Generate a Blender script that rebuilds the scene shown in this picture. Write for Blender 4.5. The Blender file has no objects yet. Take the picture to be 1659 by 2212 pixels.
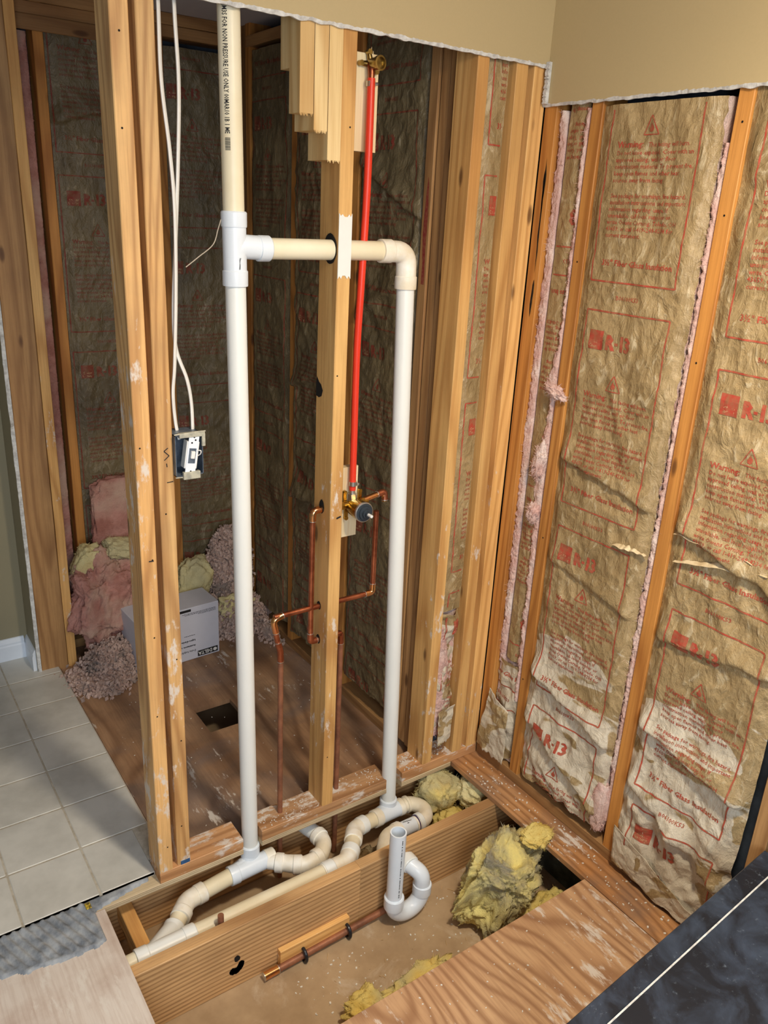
import bpy, bmesh, math, random
from mathutils import Vector, Matrix, noise
C = bpy.context.scene.collection
SC = bpy.context.scene
random.seed(7)
R = math.radians
# ---------------------------------------------------------------- camera, world, lights
cam = bpy.data.objects.new('camera', bpy.data.cameras.new('camera'))
C.objects.link(cam)
right = Vector((0.82252, -0.56656, 0.04963)); up = Vector((0.15972, 0.31386, 0.93594)); fwd = Vector((0.54584, 0.76191, -0.34865))
m3 = Matrix((right, up, -fwd)).transposed()
cam.matrix_world = Matrix.Translation((0, 0, 1.8)) @ m3.to_4x4()
cam.data.sensor_fit = 'VERTICAL'; cam.data.sensor_height = 24.0
cam.data.lens = 24.0 * 1740.5 / 2212.0
cam.data.clip_start = 0.02
SC.camera = cam
w = bpy.data.worlds.new('world'); SC.world = w; w.use_nodes = True
w.node_tree.nodes['Background'].inputs[0].default_value = (0.80, 0.90, 1.0, 1)
w.node_tree.nodes['Background'].inputs[1].default_value = 0.16
SC.view_settings.view_transform = 'Standard'; SC.view_settings.look = 'None'
SC.view_settings.exposure = 0.0; SC.view_settings.gamma = 1.0
SC.view_settings.use_curve_mapping = False


def area(name, loc, target, sx, sy, energy, col):
    l = bpy.data.lights.new(name, 'AREA'); l.shape = 'RECTANGLE'; l.size = sx; l.size_y = sy
    l.energy = energy; l.color = col
    o = bpy.data.objects.new(name, l); C.objects.link(o); o.location = loc
    o.rotation_euler = (Vector(target) - Vector(loc)).to_track_quat('-Z', 'Y').to_euler()
    return o


lp = bpy.data.lights.new('ceiling_lamp', 'SPOT'); lp.energy = 120; lp.color = (1.0, 0.88, 0.70); lp.shadow_soft_size = 0.09
lp.spot_size = R(172); lp.spot_blend = 1.0
lo = bpy.data.objects.new('ceiling_lamp', lp); C.objects.link(lo); lo.location = (0.95, 0.45, 2.39)
lg = bpy.data.lights.new('lamp_fill', 'POINT'); lg.energy = 25; lg.color = (1.0, 0.84, 0.62); lg.shadow_soft_size = 0.08  # extra point light added next to the spot to brighten the drywall
lo = bpy.data.objects.new('lamp_fill', lg); C.objects.link(lo); lo.location = (1.0, 0.42, 2.31)
area('window_daylight', (-0.15, -1.35, 1.65), (1.0, 1.6, 0.3), 1.2, 1.2, 52, (0.82, 0.91, 1.0))

# ---------------------------------------------------------------- materials
def srgb(r, g, b):
    f = lambda c: (c / 255 / 12.92) if c / 255 <= 0.04045 else ((c / 255 + 0.055) / 1.055) ** 2.4
    return (f(r), f(g), f(b), 1)


class NT:
    def __init__(s, name):
        s.m = bpy.data.materials.new(name); s.m.use_nodes = True
        s.t = s.m.node_tree; s.b = s.t.nodes['Principled BSDF']
        s.co = s.n('ShaderNodeTexCoord')
        s.oi = s.n('ShaderNodeObjectInfo')

    def n(s, typ, **kw):
        nd = s.t.nodes.new(typ)
        for k, v in kw.items(): setattr(nd, k, v)
        return nd

    def l(s, a, b): s.t.links.new(a, b)

    def val(s, x, sock):
        if isinstance(x, (int, float)): sock.default_value = x
        elif isinstance(x, tuple): sock.default_value = x if len(x) == len(sock.default_value) else x[:len(sock.default_value)]
        else: s.l(x, sock)

    def math(s, op, a, b=0.0, c=None):
        nd = s.n('ShaderNodeMath', operation=op)
        s.val(a, nd.inputs[0]); s.val(b, nd.inputs[1])
        if c is not None: s.val(c, nd.inputs[2])
        return nd.outputs[0]

    def coords(s, scale, rnd=True):
        mp = s.n('ShaderNodeMapping'); s.l(s.co.outputs['Object'], mp.inputs[0])
        mp.inputs['Scale'].default_value = scale
        if rnd:
            k = s.math('MULTIPLY', s.oi.outputs['Random'], 37.0)
            cb = s.n('ShaderNodeCombineXYZ'); s.l(k, cb.inputs[0]); s.l(k, cb.inputs[1]); s.l(k, cb.inputs[2])
            s.l(cb.outputs[0], mp.inputs['Location'])
        return mp.outputs[0]

    def noise(s, v, scale=1.0, detail=4, rough=0.5, dist=0.0):
        nd = s.n('ShaderNodeTexNoise'); s.l(v, nd.inputs['Vector'])
        nd.inputs['Scale'].default_value = scale; nd.inputs['Detail'].default_value = detail
        nd.inputs['Roughness'].default_value = rough; nd.inputs['Distortion'].default_value = dist
        return nd.outputs[0]

    def ramp(s, f, pts):
        nd = s.n('ShaderNodeValToRGB'); s.l(f, nd.inputs[0])
        e = nd.color_ramp.elements
        while len(e) > 1: e.remove(e[-1])
        for i, (p, c) in enumerate(pts):
            c = c if isinstance(c, tuple) else (c, c, c, 1)
            if i == 0: e[0].position = p; e[0].color = c
            else: x = e.new(p); x.color = c
        return nd.outputs[0]

    def mix(s, f, a, b, typ='MIX'):
        nd = s.n('ShaderNodeMix', data_type='RGBA', blend_type=typ)
        s.val(f, nd.inputs[0]); s.val(a, nd.inputs[6]); s.val(b, nd.inputs[7])
        return nd.outputs[2]

    def bump(s, h, strength=0.3, dist=0.002):
        nd = s.n('ShaderNodeBump'); nd.inputs['Strength'].default_value = strength
        nd.inputs['Distance'].default_value = dist; s.l(h, nd.inputs['Height'])
        s.l(nd.outputs[0], s.b.inputs['Normal'])

    def done(s, col, rough=0.6, metal=0.0, spec=0.4):
        s.val(col, s.b.inputs['Base Color'])
        s.val(rough, s.b.inputs['Roughness'])
        s.b.inputs['Metallic'].default_value = metal
        s.b.inputs['Specular IOR Level'].default_value = spec
        return s.m


def wood(name, base, dark, light=None, ringf=34, knot=True, plaster=0.0, ply=False, grime=0.0, dirt=(60, 52, 45), rough=0.6, stain=None, lines=0, pscale=None, plow=None, ringmix=0.62, wob=16.0):
    t = NT(name)
    base, dark = srgb(*base), srgb(*dark)
    light = srgb(*light) if light else base
    v = t.coords((5, 5, 0.55) if not ply else (3.2, 0.9, 1.0))
    field = t.noise(v, 1.0, 1.5, 0.45, 0.25)
    if lines:
        sx_ = t.n('ShaderNodeSeparateXYZ'); t.l(t.co.outputs['Object'], sx_.inputs[0])
        wob_ = t.noise(t.coords((3, 3, 1.1) if not ply else (3, 1.2, 1)), 1.0, 2, 0.5)
        arg = t.math('ADD', t.math('MULTIPLY', sx_.outputs[0], 6.283 / lines), t.math('MULTIPLY', wob_, wob))
        if ply: arg = t.math('ADD', arg, t.math('MULTIPLY', field, ringf * 1.2))
        ring = t.math('SINE', arg)
    else:
        ring = t.math('SINE', t.math('MULTIPLY', field, ringf * 2.2))
    ring = t.math('MULTIPLY_ADD', ring, 0.5, 0.5)
    ring = t.math('POWER', ring, 2.2)
    fib = t.noise(t.coords((170, 170, 5) if not ply else (120, 6, 1)), 1.0, 3, 0.6)
    big = t.noise(t.coords((6, 6, 1.5) if not ply else (2.5, 2.5, 2.5)), 1.0, 3, 0.5)
    col = t.mix(t.ramp(big, [(0.3, 0.0), (0.7, 1.0)]), base, light)
    col = t.mix(t.math('MULTIPLY', ring, ringmix), col, dark)
    col = t.mix(t.math('MULTIPLY', t.ramp(fib, [(0.42, 0.0), (0.72, 1.0)]), 0.38), col, dark)
    tint = t.math('MULTIPLY_ADD', t.oi.outputs['Random'], 0.28, 0.86)
    tc = t.n('ShaderNodeCombineColor'); t.l(tint, tc.inputs[0]); t.l(tint, tc.inputs[1]); t.l(tint, tc.inputs[2])
    col = t.mix(1.0, col, tc.outputs[0], 'MULTIPLY')
    if knot:
        vo = t.n('ShaderNodeTexVoronoi'); t.l(t.coords((9, 9, 3.1) if not ply else (3, 3, 3)), vo.inputs['Vector'])
        vo.inputs['Scale'].default_value = 1.0
        k = t.ramp(vo.outputs['Distance'], [(0.0, 1.0), (0.055, 0.85), (0.10, 0.0)])
        col = t.mix(t.math('MULTIPLY', k, 0.85), col, srgb(78, 44, 22))
    if stain:
        sn = t.noise(t.coords((1.9, 2.6, 2.2)), 1.0, 4, 0.55, 0.6)
        col = t.mix(t.math('MULTIPLY', t.ramp(sn, [(0.50, 0.0), (0.68, 1.0)]), 0.75), col, srgb(*stain))
    if grime:
        g = t.noise(t.coords((7, 7, 4)), 1.0, 6, 0.6)
        col = t.mix(t.math('MULTIPLY', t.ramp(g, [(0.45, 0.0), (0.75, 1.0)]), grime), col, srgb(*dirt))
    if plaster:
        p = t.noise(t.coords((32, 32, 13) if not ply else (34, 9, 20)), 1.0, 6, 0.68)
        pm = t.noise(t.coords((3, 3, 2.2)), 1.0, 2, 0.5)
        pp = t.math('ADD', p, t.math('MULTIPLY', pm, 0.55))
        if plow:
            sz = t.n('ShaderNodeSeparateXYZ'); t.l(t.co.outputs['Object'], sz.inputs[0])
            pp = t.math('SUBTRACT', pp, t.math('MULTIPLY', t.math('MAXIMUM', t.math('SUBTRACT', sz.outputs[2], plow), 0.0), 0.14))
        col = t.mix(t.math('MULTIPLY', t.ramp(pp, [(0.93 - plaster * 0.1, 0.0), (1.0 - plaster * 0.08, 1.0)]), 0.85), col, srgb(222, 214, 204))
    t.bump(t.math('ADD', fib, t.math('MULTIPLY', ring, 0.4)), 0.35, 0.0012)
    return t.done(col, rough)


M = {}
M['stud'] = wood('stud_pine', (224, 170, 100), (172, 114, 56), (234, 188, 120), ringmix=0.5, plaster=0.15, plow=0.9, grime=0.18, dirt=(120, 84, 48))
M['stud_worn'] = wood('worn_stud_pine', (220, 168, 104), (156, 102, 54), (232, 188, 126), ringmix=0.55, ringf=40, plaster=0.85, plow=0.75, grime=0.3, dirt=(128, 104, 78))
M['stud_orange'] = wood('orange_stud_pine', (206, 140, 66), (150, 88, 34), (214, 152, 80), grime=0.15, dirt=(110, 70, 34), plaster=0.0)
M['new_pine'] = wood('new_pale_pine', (240, 222, 180), (212, 180, 128), (244, 230, 196), ringf=22, knot=False)
M['block_pine'] = wood('block_pine', (232, 198, 138), (196, 148, 84), (238, 210, 156), ringf=24)
M['brown_stud'] = wood('brown_stud_pine', (172, 128, 80), (122, 80, 44), (186, 144, 94), ringmix=0.5, grime=0.3, dirt=(92, 60, 36))
M['joist'] = wood('joist_fir', (208, 164, 112), (128, 86, 48), (216, 174, 122), lines=0.0150, wob=26.0, grime=0.4, ringmix=0.62, dirt=(104, 78, 52))
M['plate'] = wood('plate_pine', (196, 142, 92), (140, 92, 52), (212, 168, 124), plaster=1.15, grime=0.35, dirt=(128, 92, 66))
M['ply_front'] = wood('front_plywood', (180, 138, 100), (126, 84, 54), (196, 160, 122), ringf=90, lines=0.05, wob=26.0, ringmix=0.62, knot=False, plaster=0.75, ply=True, grime=0.3, dirt=(122, 80, 50))
M['ply_alcove'] = wood('alcove_plywood', (164, 126, 94), (116, 82, 58), (184, 148, 114), ringf=26, knot=False, ply=True, grime=0.5, dirt=(84, 70, 62), stain=(118, 108, 106), rough=0.5, plaster=0.25)
M['ply_pale'] = wood('weathered_plywood', (200, 184, 170), (164, 136, 118), (214, 204, 194), ringf=8, knot=False, ply=True, grime=0.5, dirt=(158, 120, 98), plaster=0.9)
M['ply_edge'] = wood('plywood_edge', (206, 182, 142), (128, 100, 70), (220, 200, 164), lines=0.0065, knot=False, grime=0.3)
M['strip'] = wood('strip_plywood', (188, 130, 76), (134, 84, 42), (206, 158, 110), ringf=60, lines=0.06, wob=24.0, knot=False, ply=True, plaster=0.55, grime=0.7, dirt=(112, 98, 90))


def plain(name, col, rough=0.6, metal=0.0, var=0.12, scale=25, bump=0.0, spec=0.4, col2=None, rnd=False):
    t = NT(name)
    n = t.noise(t.coords((1, 1, 1), rnd), scale, 5, 0.6)
    c = srgb(*col); c2 = srgb(*col2) if col2 else tuple(x * (1 - var) for x in c[:3]) + (1,)
    out = t.mix(t.ramp(n, [(0.38, 0.0), (0.64, 1.0)]), c, c2)
    if bump: t.bump(n, bump, 0.002)
    return t.done(out, rough, metal, spec)


M['paint'] = plain('tan_wall_paint', (188, 168, 126), 0.7, var=0.02, scale=200, bump=0.08)
M['paint_dark'] = plain('olive_wall_paint', (150, 141, 114), 0.7, var=0.02, scale=200, bump=0.06)
M['gypsum'] = plain('gypsum_core', (226, 226, 222), 0.9, col2=(186, 184, 180), scale=60, bump=0.6)
M['white_trim'] = plain('white_trim_paint', (232, 238, 246), 0.35, var=0.03)
M['ceiling'] = plain('ceiling_paint', (196, 194, 200), 0.85, var=0.03)
M['sheath'] = plain('dark_sheathing', (74, 84, 98), 0.7, col2=(44, 50, 60), scale=9)
M['rim'] = plain('greenish_rim_board', (98, 104, 92), 0.8, col2=(60, 66, 58), scale=14)
M['thinset'] = plain('grey_thinset', (168, 172, 176), 0.9, col2=(112, 118, 126), scale=22, bump=0.8)
M['grout'] = plain('grout', (196, 188, 172), 0.9, col2=(170, 160, 142), scale=40, bump=0.4)
M['tile'] = plain('ceramic_floor_tile', (212, 210, 202), 0.38, col2=(188, 186, 178), scale=5, bump=0.25, rnd=True)
M['pvc_old'] = plain('aged_pvc', (238, 230, 204), 0.38, col2=(228, 214, 180), scale=3)
M['pvc_white'] = plain('white_pvc', (234, 236, 232), 0.35, var=0.03, scale=6)
M['pvc_cream'] = plain('dusty_cream_pvc', (246, 244, 236), 0.42, col2=(228, 216, 190), scale=11, bump=0.1)
M['pvc_new'] = plain('new_white_pvc', (226, 234, 242), 0.3, var=0.02)
M['copper'] = plain('copper', (206, 128, 92), 0.32, 0.9, col2=(140, 74, 50), scale=14)
M['copper_bright'] = plain('bright_copper', (232, 160, 112), 0.22, 1.0, col2=(222, 176, 110), scale=18)
M['copper_old'] = plain('oxidised_copper', (168, 112, 82), 0.5, 0.35, col2=(122, 82, 64), scale=14)
M['solder'] = plain('solder', (206, 204, 198), 0.3, 0.9)
M['brass'] = plain('brass', (206, 170, 84), 0.26, 1.0, col2=(160, 126, 60), scale=30)
M['old_brass'] = plain('aged_brass', (170, 146, 90), 0.3, 1.0, col2=(118, 98, 60), scale=40)
M['pex'] = plain('red_pex', (226, 62, 40), 0.35, var=0.05)
M['black'] = plain('black_plastic', (30, 34, 40), 0.3, var=0.2)
M['dark_plastic'] = plain('dark_grey_plastic', (54, 62, 70), 0.35, var=0.2)
M['white_plastic'] = plain('white_plastic', (232, 232, 228), 0.35, var=0.03)
M['cable'] = plain('white_cable_jacket', (228, 226, 220), 0.4, var=0.05)
M['galv'] = plain('galvanised_steel', (130, 142, 156), 0.42, 0.55, col2=(84, 96, 112), scale=30)
M['plaster_steel'] = plain('splattered_steel', (196, 192, 172), 0.6, 0.2, col2=(160, 158, 146), scale=60, bump=0.5)
M['ink'] = plain('black_ink', (34, 32, 34), 0.6, var=0.1)
M['red_ink'] = plain('red_print_ink', (178, 70, 54), 0.6, col2=(160, 100, 72), scale=70)
M['shade_ink'] = plain('shaded_faded_print_ink', (128, 50, 38), 0.6, col2=(126, 88, 62), scale=50)  # worn print, darkened too: alcove shade is in the ink colour
M['pale_ink'] = plain('unprinted_script', (202, 176, 132), 0.6, var=0.05)
M['carton'] = plain('grey_white_carton', (206, 208, 220), 0.6, var=0.03)
t = NT('drywall_back_paper')
n = t.noise(t.coords((1, 1, 1)), 6, 5, 0.6)
c = t.mix(t.ramp(n, [(0.38, 0.0), (0.64, 1.0)]), srgb(184, 158, 124), srgb(160, 134, 102))
n = t.noise(t.coords((1, 1, 1)), 5, 7, 0.72, 0.5)
c = t.mix(t.math('MULTIPLY', t.ramp(n, [(0.56, 0.0), (0.72, 1.0)]), 0.6), c, srgb(212, 198, 178))
n = t.noise(t.coords((1, 1, 1)), 90, 3, 0.7)
c = t.mix(t.math('MULTIPLY', t.ramp(n, [(0.68, 0.0), (0.74, 1.0)]), 0.6), c, srgb(96, 72, 52))
M['gwb_back'] = t.done(c, 0.9)
M['dust'] = plain('white_debris', (226, 222, 212), 0.9, var=0.1)
M['sliver'] = plain('wood_splinter', (214, 176, 122), 0.7, var=0.15)
M['wire_tan'] = plain('cobweb_strand', (190, 178, 160), 0.9)
M['hole'] = plain('nail_hole', (18, 13, 10), 0.9)
M['red_stain'] = plain('red_paint_stain', (134, 42, 40), 0.7, col2=(150, 84, 60), scale=90)
M['paper_edge'] = plain('torn_paper_edge', (222, 206, 172), 0.7, col2=(196, 174, 136), scale=30)
M['tape'] = plain('yellow_tape', (216, 184, 60), 0.6, col2=(60, 52, 30), scale=160)
M['blue'] = plain('blue_chalk', (52, 92, 138), 0.8, var=0.3)
M['purple'] = plain('purple_primer', (74, 58, 96), 0.5, var=0.2)


def fluff(name, c1, c2, c3, scale=16):
    t = NT(name)
    n = t.noise(t.coords((1, 1, 1)), scale, 6, 0.65, 0.4)
    n2 = t.noise(t.coords((1, 1, 1)), scale * 0.45, 3, 0.6)
    c = t.mix(t.ramp(n, [(0.35, 0.0), (0.62, 1.0)]), srgb(*c1), srgb(*c2))
    c = t.mix(t.ramp(n2, [(0.48, 0.0), (0.66, 1.0)]), c, srgb(*c3))
    fb = t.noise(t.coords((1, 1, 1)), scale * 14, 4, 0.7)
    t.bump(t.math('ADD', t.math('MULTIPLY', n, 2.0), fb), 0.7, 0.006)
    return t.done(c, 0.95, 0, 0.1)


M['pink'] = fluff('pink_fibreglass', (232, 200, 188), (214, 172, 162), (238, 216, 206))
M['pink_deep'] = fluff('deep_pink_fibreglass', (206, 154, 142), (170, 116, 104), (206, 174, 156), 12)
M['yellow'] = fluff('yellow_fibreglass', (238, 220, 140), (222, 190, 100), (200, 188, 140), 12)
M['yellow_pale'] = fluff('pale_yellow_fibreglass', (234, 224, 172), (222, 206, 150), (206, 196, 154), 10)
M['yellow_grey'] = fluff('dusty_yellow_fibreglass', (232, 216, 138), (150, 144, 124), (238, 226, 150), 9)
M['brown_fluff'] = fluff('dirty_brown_insulation', (140, 112, 72), (94, 76, 54), (176, 158, 122), 14)
M['flake'] = fluff('blown_insulation', (232, 206, 194), (200, 170, 158), (164, 148, 140), 30)


def kraft(name, zmask=None, shaded=0.0):
    t = NT(name)
    n = t.noise(t.coords((1, 1, 1)), 7, 6, 0.62, 0.3)
    base = srgb(178, 153, 110) if not shaded else srgb(122, 108, 78)  # second colour is the alcove copy, darkened to hold the shade there
    c = t.mix(t.ramp(n, [(0.36, 0.0), (0.66, 1.0)]), base, srgb(146, 123, 84) if not shaded else srgb(96, 84, 60))
    sp = t.noise(t.coords((1, 1, 1)), 130, 4, 0.7)
    c = t.mix(t.math('MULTIPLY', t.ramp(sp, [(0.5, 0.0), (0.7, 1.0)]), 0.35), c, srgb(112, 92, 62))
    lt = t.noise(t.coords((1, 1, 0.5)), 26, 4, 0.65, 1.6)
    c = t.mix(t.math('MULTIPLY', t.ramp(lt, [(0.57, 0.0), (0.68, 1.0)]), 0.55 if not shaded else 0.22), c, srgb(214, 199, 166))  # glossy highlights on the crinkles, painted as pale streaks
    vo = t.n('ShaderNodeTexVoronoi'); vo.feature = 'F1'
    wv = t.n('ShaderNodeVectorMath', operation='ADD'); t.l(t.coords((1, 1, 0.7)), wv.inputs[0])
    wn_ = t.n('ShaderNodeTexNoise'); t.l(t.coords((1, 1, 1)), wn_.inputs['Vector']); wn_.inputs['Scale'].default_value = 9
    ws = t.n('ShaderNodeVectorMath', operation='SCALE'); t.l(wn_.outputs[1], ws.inputs[0]); ws.inputs['Scale'].default_value = 0.09
    t.l(ws.outputs[0], wv.inputs[1]); t.l(wv.outputs[0], vo.inputs['Vector']); vo.inputs['Scale'].default_value = 34
    crk = t.math('MULTIPLY', vo.outputs['Distance'], 1.7)
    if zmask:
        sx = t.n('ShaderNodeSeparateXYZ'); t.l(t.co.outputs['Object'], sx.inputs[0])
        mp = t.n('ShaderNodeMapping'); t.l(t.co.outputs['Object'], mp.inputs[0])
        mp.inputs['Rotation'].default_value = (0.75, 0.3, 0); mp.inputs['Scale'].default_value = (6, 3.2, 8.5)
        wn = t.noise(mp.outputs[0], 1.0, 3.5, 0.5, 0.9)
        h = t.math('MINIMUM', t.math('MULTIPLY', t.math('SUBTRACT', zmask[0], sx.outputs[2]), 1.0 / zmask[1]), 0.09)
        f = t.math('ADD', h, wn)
        c = t.mix(t.math('MULTIPLY', t.ramp(f, [(0.545, 0.0), (0.56, 1.0)]), 0.8), c, srgb(214, 204, 184))  # pale patches: dusty, abraded paper with the light on it painted in
    t.bump(t.math('ADD', t.math('ADD', t.math('MULTIPLY', sp, 0.35), t.math('MULTIPLY', lt, 1.2)), t.math('MULTIPLY', crk, 0.55 if not shaded else 0.3)), 0.85, 0.006)
    return t.done(c, 0.42, 0, 0.55)


M['kraft'] = kraft('kraft_facing')
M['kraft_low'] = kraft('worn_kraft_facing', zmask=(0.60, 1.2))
M['kraft_shade'] = kraft('shaded_kraft_facing', shaded=1)

t = NT('black_marble')
n = t.noise(t.coords((1, 1, 1)), 9, 7, 0.65, 0.8)
c = t.mix(t.ramp(n, [(0.42, 0.0), (0.7, 1.0)]), srgb(24, 30, 40), srgb(60, 72, 90))
n2 = t.noise(t.coords((1, 1, 1)), 60, 6, 0.75)
c = t.mix(t.math('MULTIPLY', t.ramp(n2, [(0.60, 0.0), (0.75, 1.0)]), 0.4), c, srgb(150, 165, 180))
M['marble'] = t.done(c, 0.32, 0, 0.5)

# ---------------------------------------------------------------- object helpers
def tag(o, label=None, cat=None, group=None, kind=None):
    if label: o['label'] = label
    if cat: o['category'] = cat
    if group: o['group'] = group
    if kind: o['kind'] = kind
    return o


def obj(name, verts, faces, mat, parent=None, smooth=False, mats=None, loc=None):
    me = bpy.data.meshes.new(name)
    me.from_pydata([tuple(v) for v in verts], [], faces); me.update()
    for mm in (mat if isinstance(mat, list) else [mat]): me.materials.append(mm)
    if mats:
        me.polygons.foreach_set('material_index', mats)
    if smooth: me.polygons.foreach_set('use_smooth', [True] * len(me.polygons))
    o = bpy.data.objects.new(name, me); C.objects.link(o)
    if loc: o.location = loc
    if parent:
        o.parent = parent
        o.matrix_parent_inverse = parent.matrix_world.inverted() if False else Matrix.Identity(4)
    return o


def empty(name, loc=(0, 0, 0), rz=0.0):
    o = bpy.data.objects.new(name, None); C.objects.link(o); o.location = loc; o.rotation_euler = (0, 0, rz)
    o.empty_display_size = 0.05
    return o


class MB:
    """collects shapes in WORLD coordinates; build() shifts them to the parent's frame"""
    def __init__(s): s.v = []; s.f = []; s.mi = []

    def add(s, vs, fs, mi=0):
        k = len(s.v); s.v += [Vector(v) for v in vs]; s.f += [tuple(i + k for i in f) for f in fs]; s.mi += [mi] * len(fs)
        return s

    def box(s, x0, x1, y0, y1, z0, z1, mi=0, mat=None):
        vs = [Vector((x, y, z)) for z in (z0, z1) for y in (y0, y1) for x in (x0, x1)]
        if mat: vs = [mat @ v for v in vs]
        return s.add(vs, [(0, 2, 3, 1), (4, 5, 7, 6), (0, 1, 5, 4), (2, 6, 7, 3), (0, 4, 6, 2), (1, 3, 7, 5)], mi)

    def tube(s, pts, r, n=20, cap=True, mi=0, flat=1.0):
        pts = [Vector(p) for p in pts]
        rs = r if isinstance(r, (list, tuple)) else [r] * len(pts)
        T = []
        for i in range(len(pts)):
            a = pts[max(0, i - 1)]; b = pts[min(len(pts) - 1, i + 1)]
            d = (b - a)
            T.append(d.normalized() if d.length > 1e-9 else (T[-1] if T else Vector((0, 0, 1))))
        nrm = T[0].orthogonal().normalized()
        vs = []
        for i, p in enumerate(pts):
            nrm = (nrm - T[i] * nrm.dot(T[i])).normalized()
            bi = T[i].cross(nrm)
            for k in range(n):
                a = 2 * math.pi * k / n
                vs.append(p + (nrm * math.cos(a) + bi * math.sin(a) * flat) * rs[i])
        fs = []
        for i in range(len(pts) - 1):
            for k in range(n):
                fs.append((i * n + k, i * n + (k + 1) % n, (i + 1) * n + (k + 1) % n, (i + 1) * n + k))
        if cap:
            fs.append(tuple(range(n - 1, -1, -1))); fs.append(tuple((len(pts) - 1) * n + k for k in range(n)))
        return s.add(vs, fs, mi)

    def build(s, name, mat, parent=None, smooth=False, origin=None, bevel=0.0, autosmooth=True):
        if parent is not None:
            pl = parent.location if parent.parent is None else parent['_w']
            org = Vector(pl)
        else:
            org = Vector(origin) if origin is not None else Vector((sum(v.x for v in s.v) / len(s.v), sum(v.y for v in s.v) / len(s.v), min(v.z for v in s.v)))
        if bevel:
            bm = bmesh.new(); bv = [bm.verts.new(v) for v in s.v]
            for f, mi in zip(s.f, s.mi):
                try: bf = bm.faces.new([bv[i] for i in f]); bf.material_index = mi
                except ValueError: pass
            bmesh.ops.bevel(bm, geom=list(bm.edges), offset=bevel, segments=1, affect='EDGES')
            bm.verts.ensure_lookup_table(); bm.verts.index_update()
            s.v = [v.co.copy() for v in bm.verts]; s.f = [tuple(v.index for v in f.verts) for f in bm.faces]; s.mi = [f.material_index for f in bm.faces]; bm.free()
        o = obj(name, [v - org for v in s.v], s.f, mat, None, smooth, s.mi if isinstance(mat, list) else None)
        if parent is not None:
            o.parent = parent
            o.location = (0, 0, 0)
            o['_w'] = tuple(org)
        else:
            o.location = org
        if smooth and autosmooth:
            me = o.data
            try: me.set_sharp_from_angle(angle=R(38))
            except Exception: pass
        return o


def arc_path(pts, rad, seg=8):
    """round the corners of a polyline"""
    pts = [Vector(p) for p in pts]
    if not isinstance(rad, (list, tuple)): rad = [rad] * len(pts)
    out = [pts[0]]
    for i in range(1, len(pts) - 1):
        a, b, c = pts[i - 1], pts[i], pts[i + 1]
        u = (a - b).normalized(); v = (c - b).normalized()
        ang = math.acos(max(-1, min(1, u.dot(v))))
        if ang > math.pi - 0.02: out.append(b); continue
        d = min(rad[i] / math.tan(ang / 2), (a - b).length * 0.49, (c - b).length * 0.49)
        p0 = b + u * d; p1 = b + v * d
        for k in range(seg + 1):
            tt = k / seg
            out.append(p0 * (1 - tt) ** 2 + b * 2 * tt * (1 - tt) + p1 * tt ** 2)
    out.append(pts[-1])
    return out


def board(name, label, x0, x1, y0, y1, z0, z1, mat, axis='z', cat='stud', group=None, parent=None, warp=0.0009, bev=0.0018, kind=None):
    """timber as a mesh whose own Z runs along its grain"""
    dx, dy, dz = x1 - x0, y1 - y0, z1 - z0
    if axis == 'z': a, b, L = dx, dy, dz; rot = (0, 0, 0); loc = ((x0 + x1) / 2, (y0 + y1) / 2, z0)
    elif axis == 'x': a, b, L = dz, dy, dx; rot = (0, R(90), 0); loc = (x0, (y0 + y1) / 2, (z0 + z1) / 2)
    else: a, b, L = dx, dz, dy; rot = (R(-90), 0, 0); loc = ((x0 + x1) / 2, y0, (z0 + z1) / 2)
    ns = max(1, int(L / 0.12)); sd = random.random() * 99
    c = bev
    ring = [(-a / 2 + c, -b / 2), (a / 2 - c, -b / 2), (a / 2, -b / 2 + c), (a / 2, b / 2 - c), (a / 2 - c, b / 2), (-a / 2 + c, b / 2), (-a / 2, b / 2 - c), (-a / 2, -b / 2 + c)]
    vs = []
    for i in range(ns + 1):
        z = L * i / ns
        wx = noise.noise(Vector((sd, 0, z * 3))) * warp * 2; wy = noise.noise(Vector((0, sd, z * 3))) * warp
        for (x, y) in ring: vs.append((x + wx, y + wy, z))
    fs = []
    for i in range(ns):
        for k in range(8): fs.append((i * 8 + k, i * 8 + (k + 1) % 8, i * 8 + 8 + (k + 1) % 8, i * 8 + 8 + k))
    fs.append(tuple(range(7, -1, -1))); fs.append(tuple(ns * 8 + k for k in range(8)))
    o = obj(name, vs, fs, mat); o.location = loc; o.rotation_euler = rot
    if kind: o['kind'] = kind
    else: tag(o, label, cat, group)
    return o


def struct(o): o['kind'] = 'structure'; return o


# ---- flat text, cached as triangles in the plane
_tc = {}
def text_tris(s, size, bold=0.0, maxe=None):
    key = (s, bold)
    if key not in _tc:
        cu = bpy.data.curves.new('tmp', 'FONT'); cu.body = s; cu.size = 1.0; cu.resolution_u = 1; cu.offset = bold
        ob = bpy.data.objects.new('tmp', cu); C.objects.link(ob)
        me = bpy.data.meshes.new_from_object(ob)
        bm = bmesh.new(); bm.from_mesh(me); bmesh.ops.triangulate(bm, faces=bm.faces)
        bm.verts.ensure_lookup_table(); bm.verts.index_update()
        _tc[key] = ([(v.co.x, v.co.y) for v in bm.verts], [tuple(v.index for v in f.verts) for f in bm.faces])
        bm.free(); bpy.data.objects.remove(ob); bpy.data.curves.remove(cu); bpy.data.meshes.remove(me)
    vs, fs = _tc[key]
    return [(x * size, y * size) for x, y in vs], fs


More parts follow.
